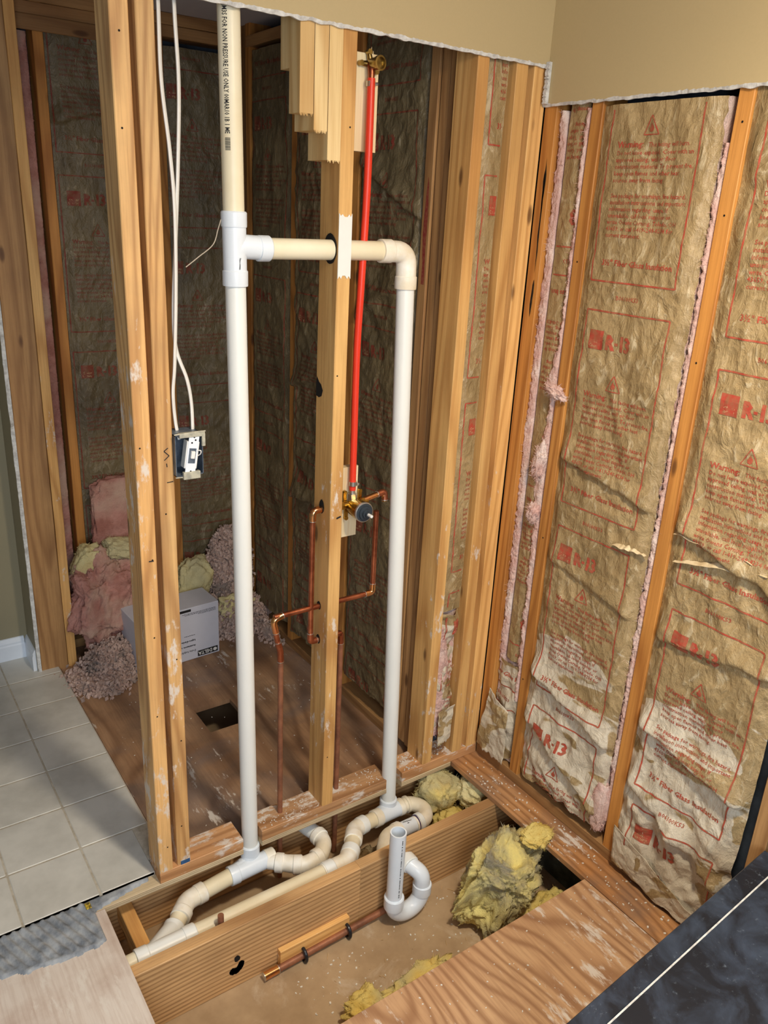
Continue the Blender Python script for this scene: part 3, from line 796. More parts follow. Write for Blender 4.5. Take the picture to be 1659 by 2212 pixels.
def batt(label, org, du, nrm, width, z0, z1, top, seed, mat='kraft', crump=1.0, low=0.0, flip=False, shift=0.0, bulge=0.012, res=0.006, cat='insulation', lside=True, rag_l=0.0, rag_r=0.0, tears=(), bottom_rag=0.0, bodyr=0.003):
    org = Vector(org); du = Vector(du); nrm = Vector(nrm)
    nu = int(width / res); nv = int((z1 - z0) / res)

    def disp(u, v):
        e = min(u, width - u)
        k = min(1.0, e / 0.035)
        d = bulge * (k * k * (3 - 2 * k))
        c = crump * (0.45 + 0.55 * k)
        lowk = max(0.0, min(1.0, (low - v) / 0.25)) if low else 0.0
        c *= 1 + 0.4 * lowk
        q = noise.noise_vector(Vector((u * 5, v * 4, seed))) * 0.35
        r1 = 1 - abs(noise.noise(Vector((u * 9 + q.x * 2, v * 5 + q.y * 2 + u * 3, seed + 3)))) * 2
        r2 = 1 - abs(noise.noise(Vector((u * 26 + q.y * 3, v * 19 - u * 9, seed + 9)))) * 2
        d += c * (0.0050 * r1 + 0.0024 * r2 + 0.0012 * noise.noise(Vector((u * 75, v * 60, seed))))
        if lowk > 0 or crump > 1.3:
            lk = max(lowk, (crump - 1.3) * 0.6)
            wq = noise.noise_vector(Vector((u * 6, v * 6, seed + 5))) * 0.5
            d += lk * 0.034 * (0.55 - noise.voronoi(Vector((u * 8.5 + wq.x + v * 3, v * 7 + wq.y, seed + 20)))[0][0])
            d += lk * 0.013 * (0.5 - noise.voronoi(Vector((u * 24 + wq.y * 3, v * 20 + wq.x * 3, seed + 31)))[0][0])
        # long vertical fold lines of the stapling flanges
        for fu in (0.022, width - 0.03):
            if width > 0.2: d -= 0.0035 * math.exp(-((u - fu - 0.003 * math.sin(v * 5 + seed)) / 0.0022) ** 2)
        for (tv, ts, ta) in tears:
            x = v - (tv + ts * u + 0.012 * noise.noise(Vector((u * 14, seed, 1))))
            d += ta * (math.exp(-(max(0, x) / 0.05) ** 2) if x > 0 else math.exp(-(x / 0.006) ** 2)) * min(1, e / 0.02)
        return d
    G = [[disp(width * i / nu, z0 + (z1 - z0) * j / nv) for i in range(nu + 1)] for j in range(nv + 1)]

    def pos(u, v, off=0.0):
        fi = max(0, min(nu - 1e-6, u / width * nu)); fj = max(0, min(nv - 1e-6, (v - z0) / (z1 - z0) * nv))
        i, j = int(fi), int(fj); a, b = fi - i, fj - j
        d = (G[j][i] * (1 - a) + G[j][i + 1] * a) * (1 - b) + (G[j + 1][i] * (1 - a) + G[j + 1][i + 1] * a) * b
        return du * u + Vector((0, 0, v)) + nrm * (d + off)
    root = empty('insulation_batt', (org.x, org.y, 0)); tag(root, label, cat)
    vs = []
    for j in range(nv + 1):
        v = z0 + (z1 - z0) * j / nv
        for i in range(nu + 1):
            u = width * i / nu; uu = u
            if i < 4: uu += (4 - i) / 4 * rag_l * abs(noise.noise(Vector((v * 22, seed, 2))) + 0.3 * noise.noise(Vector((v * 90, seed, 2))))
            if i > nu - 4: uu -= (i - nu + 4) / 4 * rag_r * abs(noise.noise(Vector((v * 22, seed, 4))))
            vv = v + (bottom_rag * (0.5 + noise.noise(Vector((u * 9, seed, 8))) + 0.3 * noise.noise(Vector((u * 50, seed, 8)))) * max(0, 1 - j / 6) if bottom_rag else 0)
            vs.append(du * uu + Vector((0, 0, vv)) + nrm * G[j][i])
    fs = [(j * (nu + 1) + i, j * (nu + 1) + i + 1, (j + 1) * (nu + 1) + i + 1, (j + 1) * (nu + 1) + i) for j in range(nv) for i in range(nu)]
    o = obj('kraft_facing', vs, fs, M[mat], smooth=True); o.parent = root
    # glass fibre body behind the paper
    th = 0.055; mb = MB(); n = int((z1 - z0) / 0.03); vs2 = []; fs2 = []
    for j in range(n + 1):
        v = z0 + (z1 - z0) * j / n
        w0 = 0.004 * noise.noise(Vector((v * 20, seed, 0)))
        for (u_, d_) in ((0.003 + w0, -0.003), (width - bodyr + w0, -0.003), (width + w0 - bodyr, -th), (0.001 + w0, -th)):
            vs2.append(du * u_ + Vector((0, 0, v)) + nrm * d_)
    for j in range(n):
        for k in range(4): fs2.append((j * 4 + k, j * 4 + (k + 1) % 4, j * 4 + 4 + (k + 1) % 4, j * 4 + 4 + k))
    fs2.append((3, 2, 1, 0)); fs2.append(tuple(n * 4 + k for k in range(4)))
    ob = obj('fibre_body', vs2, fs2, M['pink'], smooth=False); ob.parent = root
    if top is not None:
        F = art(width, z0, z1, top, flip, shift)
        po = obj('printed_text', [pos(u, v, 0.0011) for u, v in F.v], F.f, [M['shade_ink' if mat == 'kraft_shade' else 'red_ink'], M['pale_ink']], mats=F.mi); po.parent = root
    return root


def fibre_strip(label, pts, w, d, seed, mat='pink', du=(0, 1, 0), nrm=(-1, 0, 0)):
    """ragged exposed fibre along a stud: pts = list of (u0, u1, v) widths along du"""
    org = Vector(pts[0][3]); du = Vector(du); nrm = Vector(nrm); nu = 14; vs = []; fs = []
    z0, z1 = pts[0][2], pts[-1][2]; nv = int((z1 - z0) / 0.004)
    for j in range(nv + 1):
        v = z0 + (z1 - z0) * j / nv
        for a, b in zip(pts, pts[1:]):
            if a[2] <= v <= b[2] + 1e-6: break
        tt = (v - a[2]) / (b[2] - a[2]); tt = max(0, min(1, tt))
        ua = a[0] + (b[0] - a[0]) * tt; ub = a[1] + (b[1] - a[1]) * tt
        ua -= 0.016 * abs(noise.noise(Vector((v * 17, seed, 0)))) + 0.006 * noise.noise(Vector((v * 80, seed, 0)))
        for i in range(nu + 1):
            s = i / nu; u = ua + (ub - ua) * s
            dd = d * math.sin(math.pi * min(1, max(0.02, s * 0.98 + 0.01))) ** 0.6 * (1 + 0.5 * noise.noise(Vector((u * 40, v * 30, seed)))) + 0.004 * noise.noise(Vector((u * 130, v * 130, seed)))
            if i in (0, nu): dd = -0.02
            vs.append(du * u + Vector((0, 0, v)) + nrm * dd)
    for j in range(nv):
        for i in range(nu): k = j * (nu + 1) + i; fs.append((k, k + 1, k + nu + 2, k + nu + 1))
    # loose fibres
    for q in range(900):
        b = random.randrange(0, len(vs) - nu - 2); p = vs[b]
        dr = Vector((random.uniform(-1, 1), random.uniform(-1, 1), random.uniform(-1, 1))) * 0.010 + nrm * 0.004
        s_ = Vector((random.uniform(-1, 1), random.uniform(-1, 1), random.uniform(-1, 1))) * 0.0012
        k = len(vs); vs += [p, p + s_, p + dr]; fs.append((k, k + 1, k + 2))
    o = obj('insulation_strip', vs, fs, M[mat], smooth=True); o.location = org
    return tag(o, label, 'insulation')


BXF = BX + 0.012
# right wall bays
batt('narrow printed batt in the corner bay of the right wall, its text upside down', (BXF + 0.006, 1.668, 0), (0, -1, 0), (-1, 0, 0), 0.070, 0.43, 2.14, 1.66, 11, shift=-0.06, flip=True, bulge=0.004, crump=1.2)
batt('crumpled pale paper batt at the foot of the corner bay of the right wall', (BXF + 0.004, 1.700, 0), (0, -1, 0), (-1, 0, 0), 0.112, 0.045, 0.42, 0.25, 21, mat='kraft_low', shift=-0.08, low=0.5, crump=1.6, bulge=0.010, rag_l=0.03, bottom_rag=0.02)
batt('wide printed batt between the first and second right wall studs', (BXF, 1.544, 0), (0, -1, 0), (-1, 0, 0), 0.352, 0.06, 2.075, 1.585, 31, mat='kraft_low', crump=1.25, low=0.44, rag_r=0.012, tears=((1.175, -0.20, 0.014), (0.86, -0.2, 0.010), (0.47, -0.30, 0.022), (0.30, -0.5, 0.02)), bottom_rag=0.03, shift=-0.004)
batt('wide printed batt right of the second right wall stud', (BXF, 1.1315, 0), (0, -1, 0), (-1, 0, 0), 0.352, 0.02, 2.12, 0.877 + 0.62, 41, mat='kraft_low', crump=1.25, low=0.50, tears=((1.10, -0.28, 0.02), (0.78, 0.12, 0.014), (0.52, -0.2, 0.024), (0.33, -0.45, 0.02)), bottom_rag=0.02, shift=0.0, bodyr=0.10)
batt('printed batt at the right edge beyond the last visible stud', (BXF, 0.715, 0), (0, -1, 0), (-1, 0, 0), 0.37, 0.42, 2.12, 1.6, 51, crump=1.1, res=0.012)
# narrow bay of the near wall
batt('narrow printed batt in the near wall bay between single and paired studs', (1.5115, AY + 0.022, 0), (1, 0, 0), (0, -1, 0), 0.082, 0.60, 2.20, 1.905, 61, shift=0.028, crump=0.9, bulge=0.003)
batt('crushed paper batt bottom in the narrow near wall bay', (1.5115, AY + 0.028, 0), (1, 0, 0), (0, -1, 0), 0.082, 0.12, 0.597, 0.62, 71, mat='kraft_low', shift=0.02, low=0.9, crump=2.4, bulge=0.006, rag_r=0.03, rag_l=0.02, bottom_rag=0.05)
# alcove side wall bays (looking towards -x)
batt('shaded printed batt of the alcove side wall right of the centre stud', (FX + 0.014, 2.314, 0), (0, -1, 0), (-1, 0, 0), 0.348, 0.10, 2.33, 2.07, 81, mat='kraft_shade', crump=1.6, tears=((1.95, -0.5, 0.015), (1.45, 0.6, 0.015)), bottom_rag=0.02)
batt('wrinkled shaded batt of the alcove side wall left of the centre stud', (FX + 0.010, 2.721, 0), (0, -1, 0), (-1, 0, 0), 0.366, 0.10, 2.33, 2.13, 91, mat='kraft_shade', crump=1.9, bulge=0.02, tears=((1.16, 0.3, 0.02), (0.72, 0.1, 0.02)), bottom_rag=0.02)
batt('shaded batt of the alcove side wall beside its corner stud', (FX + 0.012, 3.089, 0), (0, -1, 0), (-1, 0, 0), 0.326, 0.10, 2.33, 2.16, 101, mat='kraft_shade', crump=1.4, res=0.009)
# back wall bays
batt('shaded printed back wall batt left of the end studs', (0.783, YC + 0.012, 0), (1, 0, 0), (0, -1, 0), 0.366, 0.05, 2.32, 1.865, 111, mat='kraft_shade', crump=1.1, shift=-0.042, tears=((2.03, 0.3, 0.014),))
batt('shaded printed back wall batt behind the metal switch box', (1.191, YC + 0.012, 0), (1, 0, 0), (0, -1, 0), 0.306, 0.05, 2.32, 1.63, 121, mat='kraft_shade', crump=1.1, shift=-0.045)
fibre_strip('exposed dark pink fibre slot beside the left return wall', [(0.0, 0.06, 0.1, (0.676, YC + 0.03, 0)), (0.0, 0.06, 2.30)], 0, 0.01, 5, 'pink_deep', (1, 0, 0), (0, -1, 0))
# exposed pink fibre on the right wall, u runs towards the camera
fibre_strip('long rope of pink fibre beside the corner stud of the right wall', [(0.0, 0.026, 0.40, (BX + 0.018, 1.704, 0)), (0.004, 0.030, 0.75), (0.0, 0.03, 1.1), (0.002, 0.032, 1.5), (0.004, 0.030, 2.0), (0.0, 0.02, 2.075)], 0, 0.006, 8, 'pink', (0, -1, 0))
fibre_strip('torn pink fibre hanging out beside the first full right wall stud', [(0.004, 0.024, 0.30, (BX + 0.016, 1.609, 0)), (-0.002, 0.024, 0.8), (-0.014, 0.024, 0.95), (-0.024, 0.024, 1.08), (-0.02, 0.025, 1.14), (-0.006, 0.024, 1.22), (0.0, 0.024, 1.32), (-0.018, 0.026, 1.38), (0.006, 0.024, 1.46), (0.004, 0.024, 2.075)], 0, 0.014, 15, 'pink', (0, -1, 0))
fibre_strip('pale pink fibre edge beside the second right wall stud', [(0.010, 0.024, 0.12, (BX + 0.012, 1.196, 0)), (0.004, 0.024, 0.6), (0.007, 0.024, 1.2), (0.008, 0.024, 1.98)], 0, 0.008, 19, 'pink', (0, -1, 0))
fibre_strip('ragged pink fibre at the foot of the narrow near wall bay', [(0.0, 0.045, 0.13, (1.517, AY + 0.02, 0)), (0.0, 0.05, 0.4), (0.0, 0.02, 0.55)], 0, 0.01, 23, 'pink', (1, 0, 0), (0, -1, 0))


def lump(name, label, c, dims, seed, mat, rot=(0, 0, 0), amp=0.25, freq=3.0, fib=700, sub=5, cat='insulation', flatb=None, fl=0.010, pw=1.0, kind=None, st=(1, 1, 1)):
    bm = bmesh.new(); bmesh.ops.create_icosphere(bm, subdivisions=sub, radius=1.0)
    for v in bm.verts:
        n = v.co.normalized(); p = Vector((n.x * st[0], n.y * st[1], n.z * st[2])) * freq
        # squarer than a ball: torn slab shape
        q = Vector([math.copysign(abs(a) ** pw, a) for a in n])
        k = 1 + amp * noise.noise(p + Vector((seed, 0, 0))) + amp * 0.30 * (1 - 2 * abs(noise.noise(p * 1.7 + Vector((0, seed, 0))))) + amp * 0.22 * noise.noise(p * 6.5) + amp * 0.10 * noise.noise(p * 15)
        v.co = Vector((q.x * dims[0], q.y * dims[1], q.z * dims[2])) * k
    rm = Matrix.Rotation(rot[2], 3, 'Z') @ Matrix.Rotation(rot[1], 3, 'Y') @ Matrix.Rotation(rot[0], 3, 'X')
    vs = [rm @ v.co for v in bm.verts]
    if flatb is not None: vs = [Vector((v.x, v.y, max(v.z, flatb - c[2]))) for v in vs]
    fs = [tuple(v.index for v in f.verts) for f in bm.faces]; bm.free()
    nb = len(vs)
    for q in range(fib):
        p = vs[random.randrange(nb)]; n = p.normalized()
        dr = n * random.uniform(0.3, 1) * fl + Vector((random.uniform(-1, 1), random.uniform(-1, 1), random.uniform(-1, 1))) * fl * 0.8
        s_ = Vector((random.uniform(-1, 1), random.uniform(-1, 1), random.uniform(-1, 1))) * 0.0013
        if flatb is not None and (p + dr).z < flatb - c[2]: continue
        k = len(vs); vs += [p - n * 0.002, p + s_, p + dr]; fs.append((k, k + 1, k + 2))
    o = obj(name, vs, fs, M[mat], smooth=True); o.location = c
    tag(o, label, cat, kind=kind)
    return o


# yellow pieces in the floor opening
lump('insulation_chunk', 'big grimy yellow fibreglass chunk propped in the floor opening', (1.470, 1.335, -0.115), (0.118, 0.088, 0.112), 3, 'yellow_grey', (0.3, 0.1, 0.5), 0.40, 2.2, 1800, 6, pw=0.6, flatb=-0.232, st=(1.6, 1.6, 0.55))
lump('insulation_chunk', 'flap of yellow fibreglass lying over the plywood edge above the big chunk', (1.592, 1.318, 0.018), (0.056, 0.036, 0.013), 8, 'yellow', (0.05, 0.1, 0.3), 0.3, 2.4, 700, 5, pw=0.75)
lump('insulation_chunk', 'flat yellow piece tucked under the plywood at the right corner of the opening', (1.56, 1.20, -0.185), (0.09, 0.06, 0.04), 13, 'yellow', (0, 0, 0.2), 0.3, 3, 900, 5, pw=0.8, flatb=-0.232)
lump('insulation_chunk', 'yellow piece lying on the drywall along the front plywood edge', (1.08, 1.225, -0.205), (0.115, 0.05, 0.035), 17, 'yellow', (0, 0, 0.12), 0.5, 3, 1300, 5, pw=0.8, flatb=-0.232)
lump('insulation_chunk', 'yellow piece at the bottom edge of the photo below the front plywood', (0.93, 1.245, -0.208), (0.055, 0.055, 0.032), 19, 'yellow', (0, 0, 0.2), 0.4, 3, 900, 5, pw=0.8, flatb=-0.232)
lump('insulation_chunk', 'pale yellow square piece stuffed under the plywood corner behind the joist', (1.545, 1.742, -0.088), (0.068, 0.062, 0.055), 23, 'yellow', (0.3, 0.1, 0.4), 0.22, 2.6, 1200, 5, pw=0.65)
lump('insulation_chunk', 'tan fluffy piece right of the pale yellow square piece', (1.640, 1.660, -0.080), (0.06, 0.055, 0.045), 27, 'yellow_pale', (0, 0, 0.3), 0.25, 3, 900, 5, pw=0.8)
lump('insulation_chunk', 'yellow piece low behind the joist beside the pipe bend', (1.535, 1.640, -0.170), (0.06, 0.055, 0.05), 29, 'yellow', (0, 0, 0), 0.3, 3, 700, 5, pw=0.8, flatb=-0.232)
lump('insulation_chunk', 'dirty brown insulation lump behind the joist under the pipe elbows', (1.20, 1.665, -0.212), (0.12, 0.075, 0.034), 31, 'brown_fluff', (0, 0, 0), 0.4, 4, 1200, 5, flatb=-0.232)
# heap in the left back corner
lump('insulation_chunk', 'upright square of pink fibreglass leaning on the back wall', (0.905, 3.125, 0.600), (0.110, 0.032, 0.140), 33, 'pink_deep', (0, 0.05, 0.05), 0.16, 2.2, 1000, 5, pw=0.55)
lump('insulation_chunk', 'pale yellow roll on top of the pink heap by the return wall', (0.745, 3.065, 0.420), (0.048, 0.045, 0.085), 37, 'yellow_pale', (0.2, 0.35, 0), 0.2, 2.2, 600, 5, pw=0.7)
lump('insulation_chunk', 'small yellow scrap on the pink heap beside the end stud', (0.880, 3.045, 0.475), (0.062, 0.045, 0.035), 39, 'yellow_pale', (0.2, 0.2, 0), 0.25, 2.6, 500, 5, pw=0.7)
lump('insulation_chunk', 'large folded mass of deep pink fibreglass behind the carton', (0.815, 3.050, 0.255), (0.135, 0.085, 0.185), 41, 'pink_deep', (0, 0, 0.2), 0.42, 2.3, 2600, 6, pw=0.85)
lump('insulation_chunk', 'pale yellow piece between the switch box stud and the shredded heap', (1.195, 3.075, 0.250), (0.075, 0.05, 0.095), 43, 'yellow_pale', (0, 0.3, 0), 0.22, 2.4, 600, 5, pw=0.75)
lump('insulation_chunk', 'yellow scrap low behind the tall left pipe', (1.37, 3.02, 0.085), (0.10, 0.05, 0.07), 45, 'yellow_pale', (0, 0, 0.3), 0.3, 3, 600, 5, pw=0.8, flatb=0.0)
lump('insulation_chunk', 'pink batt bulge pushed out at the foot of the second right wall stud', (1.722, 1.205, 0.155), (0.022, 0.026, 0.085), 47, 'pink', (0, 0, 0), 0.15, 2.4, 500, 5, pw=0.7)


def sheet(label, P00, P10, P01, P11, amp, seed, mat='kraft_low', nrm=(-1, 0, 0), n=60, ragged=0.012, cat='insulation paper', name='torn_paper'):
    P00, P10, P01, P11 = [Vector(q) for q in (P00, P10, P01, P11)]; nrm = Vector(nrm); vs = []; fs = []
    for j in range(n + 1):
        for i in range(n + 1):
            a, b = i / n, j / n
            p = (P00 * (1 - a) + P10 * a) * (1 - b) + (P01 * (1 - a) + P11 * a) * b
            e = (P01 - P00).normalized()
            if j < 3: p -= e * ragged * (1 - j / 3) * (noise.noise(Vector((a * 9, seed, 0))) + 0.4 * noise.noise(Vector((a * 40, seed, 0))))
            q = p * 1.0
            w_ = noise.noise_vector(q * 8 + Vector((seed, 0, 0))) * 0.4
            d = amp * (1.2 - 1.6 * noise.voronoi(q * 11 + w_ + Vector((seed, 0, 0)))[0][0]) + amp * 0.5 * (0.5 - noise.voronoi(q * 30 + w_ * 3)[0][0])
            vs.append(p + nrm * max(d, -0.004))
    for j in range(n):
        for i in range(n): k = j * (n + 1) + i; fs.append((k, k + 1, k + n + 2, k + n + 1))
    c = (P00 + P11) / 2
    o = obj(name, [v - c for v in vs], fs, M[mat], smooth=True); o.location = c
    md = o.modifiers.new('solid', 'SOLIDIFY'); md.thickness = 0.0012
    return tag(o, label, cat)


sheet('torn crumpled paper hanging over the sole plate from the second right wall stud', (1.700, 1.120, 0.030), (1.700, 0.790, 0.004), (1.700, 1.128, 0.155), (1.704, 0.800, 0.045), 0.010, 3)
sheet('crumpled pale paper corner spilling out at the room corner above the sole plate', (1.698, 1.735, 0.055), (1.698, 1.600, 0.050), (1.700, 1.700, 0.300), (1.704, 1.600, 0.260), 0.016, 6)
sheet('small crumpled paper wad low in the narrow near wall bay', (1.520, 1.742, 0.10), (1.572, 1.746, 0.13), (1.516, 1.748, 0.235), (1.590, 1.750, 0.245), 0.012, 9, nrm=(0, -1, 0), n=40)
for (lab, a, b, seed) in (('upper torn paper lip across the batt between the two right wall studs', (1.2985, 0.978), (1.190, 0.985), 3), ('long torn paper lip across the batt right of the second right wall stud', (1.118, 1.075), (0.90, 1.075), 5), ('second torn paper lip just below the long one', (1.105, 1.005), (0.86, 1.060), 8)):
    mbs = MB(); N_ = 40; vs = []
    for i in range(N_ + 1):
        t_ = i / N_; y = a[0] + (b[0] - a[0]) * t_; z = a[1] + (b[1] - a[1]) * t_ + 0.008 * noise.noise(Vector((t_ * 5, seed, 0)))
        w_ = 0.0075 * math.sin(math.pi * min(1, t_ * 1.15 + 0.02)) * (1 + 0.6 * noise.noise(Vector((t_ * 12, seed, 2)))) + 0.001
        vs += [(BX - 0.004, y, z - w_ * 0.3), (BX - 0.016 - w_ * 0.6, y, z + w_ * 0.3), (BX - 0.006, y, z + w_ * 1.3)]
    mbs.add(vs, [(3 * i + k, 3 * i + k + 1, 3 * i + 4 + k, 3 * i + 3 + k) for i in range(N_) for k in (0, 1)])
    tag(mbs.build('torn_paper', M['paper_edge'], smooth=True), lab, 'insulation paper')
lump('insulation_tuft', 'pale pink tuft sticking out across the first full right wall stud', (1.706, 1.575, 1.345), (0.014, 0.034, 0.014), 51, 'pink', (0.4, 0, 0), 0.5, 2.6, 500, 4)
lump('insulation_tuft', 'pink wad hanging beside the first full right wall stud below its tuft', (1.712, 1.612, 1.130), (0.012, 0.020, 0.055), 53, 'pink', (0.15, 0, 0), 0.45, 2.6, 500, 4)
lump('insulation_tuft', 'lower pink wad beside the first full right wall stud', (1.712, 1.612, 0.965), (0.012, 0.020, 0.028), 55, 'pink', (0.0, 0, 0), 0.45, 2.6, 400, 4)
tag(MB().box(0.352, 0.366, 1.758, 1.781, 0.0125, 0.0150).build('tape_scrap', M['tape'], bevel=0.001), 'tiny yellow scrap in the grey thinset beside the tile edge', 'scrap')


def heap(name, label, blobs, nflk, seed, size=(0.007, 0.016)):
    """shredded blown insulation: rough mound covered with flakes"""
    rnd = random.Random(seed); vs = []; fs = []
    for (c, dims) in blobs:
        bm = bmesh.new(); bmesh.ops.create_icosphere(bm, subdivisions=4, radius=1.0)
        k0 = len(vs)
        for v in bm.verts:
            k = 0.93 + 0.15 * noise.noise(v.co * 4 + Vector((seed, 0, 0)))
            p = Vector((v.co.x * dims[0] * k + c[0], v.co.y * dims[1] * k + c[1], max(0.001, v.co.z * dims[2] * k + c[2])))
            vs.append(p)
        fs += [tuple(v.index + k0 for v in f.verts) for f in bm.faces]; bm.free()
    for q in range(nflk):
        c, dims = blobs[rnd.choices(range(len(blobs)), [b[1][0] * b[1][2] for b in blobs])[0]]
        n = Vector((rnd.gauss(0, 1), rnd.gauss(-0.4, 1), rnd.gauss(0.3, 1))).normalized()
        p = Vector((n.x * dims[0] + c[0], n.y * dims[1] + c[1], n.z * dims[2] + c[2])) + Vector((rnd.gauss(0, .008), rnd.gauss(0, .008), rnd.gauss(0, .008)))
        if p.z < 0.003: p.z = rnd.uniform(0.003, 0.008); p.x += rnd.gauss(0, 0.02); p.y += rnd.gauss(-0.01, 0.02)
        s = rnd.uniform(*size); a = Vector((rnd.gauss(0, 1), rnd.gauss(0, 1), rnd.gauss(0, 1))).normalized(); b = a.orthogonal().normalized(); c2 = a.cross(b)
        k = len(vs)
        vs += [p + b * s, p + c2 * s * 0.6 + a * s * 0.35, p - b * s * 0.9, p - c2 * s * 0.6 + a * s * 0.35, p + a * s * 0.8, p - a * s * 0.3]
        fs += [(k, k + 1, k + 4), (k + 1, k + 2, k + 4), (k + 2, k + 3, k + 4), (k + 3, k, k + 4), (k + 1, k, k + 5), (k + 2, k + 1, k + 5), (k + 3, k + 2, k + 5), (k, k + 3, k + 5)]
    o = obj(name, vs, fs, M['flake']); tag(o, label, 'insulation', kind='stuff')
    return o


heap('shredded_insulation', 'tall heap of shredded pink insulation behind the tall left pipe', [((1.37, 3.09, 0.24), (0.105, 0.06, 0.215)), ((1.37, 3.03, 0.03), (0.17, 0.10, 0.11)), ((1.46, 2.92, 0.0), (0.04, 0.12, 0.06))], 4200, 5)
heap('shredded_insulation', 'low spill of greyish shredded insulation by the tile edge', [((0.80, 2.93, 0.02), (0.13, 0.09, 0.10)), ((0.72, 2.88, 0.0), (0.11, 0.12, 0.035)), ((0.64, 2.95, 0.0), (0.04, 0.06, 0.02))], 2600, 6)

# ---------------------------------------------------------------- white drain and vent pipes
RP, RH = 0.0242, 0.0290
dv = empty('drain_vent_piping', (0.84, 1.785, 0)); tag(dv, 'white plastic drain and vent piping with two tall pipes joined by a crossbar', 'plumbing')


def pipe(pts, mat='pvc_white', rad=0.05, r=RP, name='pipe', cap=True, seg=8):
    return MB().tube(arc_path(pts, rad, seg), r, 28, cap).build(name, M[mat], dv, smooth=True)


def hub(p, d, L=0.036, r=RH, mat='pvc_white', name='coupling'):
    p = Vector(p); d = Vector(d).normalized()
    a, b = p - d * L / 2, p + d * L / 2
    return MB().tube([a, a + d * 0.0001, a + d * 0.003, b - d * 0.003, b], [r - 0.003, r, r + 0.0005, r + 0.0005, r - 0.002], 28).build(name, M[mat], dv, smooth=True)


sx0, sx1 = 0.814, 0.843        # the stack leans slightly
def SX(z): return sx1 + (sx0 - sx1) * (z + 0.04) / 2.23
ys = 1.785
pst = pipe([(SX(1.75), ys, 1.75), (SX(2.42), ys, 2.42)], 'pvc_old')
pipe([(SX(-0.05), ys, -0.05), (SX(1.655), ys, 1.655)], 'pvc_white')
zt = 1.706
# sanitary tee
tee = MB()
tee.tube([(SX(1.655), ys, 1.655), (SX(1.76), ys, 1.76)], RP + 0.003, 28)
tee.tube(arc_path([(SX(1.67), ys, 1.66), (SX(1.7), ys, zt + 0.004), (0.905, ys, zt)], 0.045), RP + 0.003, 28)
tt = tee.build('tee_fitting', M['pvc_new'], dv, smooth=True)
hub((SX(1.765), ys, 1.768), (0, 0, 1), 0.034, mat='pvc_new'); hub((SX(1.645), ys, 1.640), (0, 0, 1), 0.036, mat='pvc_new'); hub((0.893, ys, zt), (1, 0, 0), 0.03, mat='pvc_new')
pipe([(0.90, ys, zt), (1.255, ys, zt)], 'pvc_old', name='pipe')
# crossbar elbow and right vent
VX0, VX1 = 1.308, 1.358
def VX(z): return 1.346 + (1.308 - 1.346) * (z + 0.08) / 1.75
def VY(z): return 1.765 + (1.785 - 1.765) * (z + 0.08) / 1.75
def VP(z): return (VX(z), VY(z), z)
pipe([(1.235, ys, zt), (VX(zt), ys, zt - 0.001), VP(1.62)], 'pvc_cream', 0.055, RP + 0.003, 'elbow_fitting')
hub((1.240, ys, zt), (1, 0, 0), 0.034, mat='pvc_cream'); hub(VP(1.628), (0, 0, 1), 0.034, mat='pvc_cream')
pipe([VP(1.62), VP(-0.06)], 'pvc_white')
# bottom of the left stack: wye, run to the main
zc = -0.090
hub((SX(-0.03), ys, -0.040), (0, 0, 1), 0.040, mat='pvc_new')
wy = MB(); wy.tube(arc_path([(SX(0), ys, -0.045), (0.838, 1.778, zc + 0.004), (0.775, 1.762, zc)], 0.04), RP + 0.003, 28)
wy.tube([(0.775, 1.762, zc), (0.905, 1.762, zc + 0.006)], RP + 0.003, 28)
wy.build('wye_fitting', M['pvc_new'], dv, smooth=True)
hub((0.778, 1.762, zc), (1, 0, 0), 0.03, mat='pvc_new'); hub((0.898, 1.762, zc + .005), (1, 0, 0), 0.030, mat='pvc_cream')
pipe([(0.77, 1.762, zc), (0.665, 1.748, zc)], 'pvc_old')
pipe([(0.672, 1.749, zc), (0.622, 1.742, zc), (0.590, 1.706, zc)], 'pvc_cream', 0.05, RP + 0.003, 'elbow_fitting')
hub((0.666, 1.748, zc), (1, 0.13, 0), 0.028, mat='pvc_cream'); hub((0.592, 1.706, zc), (0.68, 0.73, 0), 0.026, mat='pvc_cream')
pipe([(0.60, 1.717, zc), (0.556, 1.672, zc)], 'pvc_old')
hub((0.551, 1.668, zc), (0.68, 0.73, 0), 0.034, mat='pvc_white')
my = 1.598
def MZ(x): return -0.060 + (x - 0.43) * 0.006
w2 = MB(); w2.tube([(0.555, 1.672, zc), (0.475, my, MZ(.475))], RP + 0.003, 28); w2.tube([(0.435, my, MZ(.435)), (0.585, my, MZ(.585))], RP + 0.003, 28)
w2.build('wye_fitting', M['pvc_white'], dv, smooth=True)
hub((0.445, my, MZ(.445)), (1, 0, 0), 0.034, mat='pvc_white'); hub((0.575, my, MZ(.575)), (1, 0, 0), 0.034, mat='pvc_white')
pipe([(0.37, my, MZ(.37)), (0.44, my, MZ(.44))], 'pvc_old', r=RP)
pipe([(0.58, my, MZ(.58)), (1.00, my, MZ(1.0))], 'pvc_old')
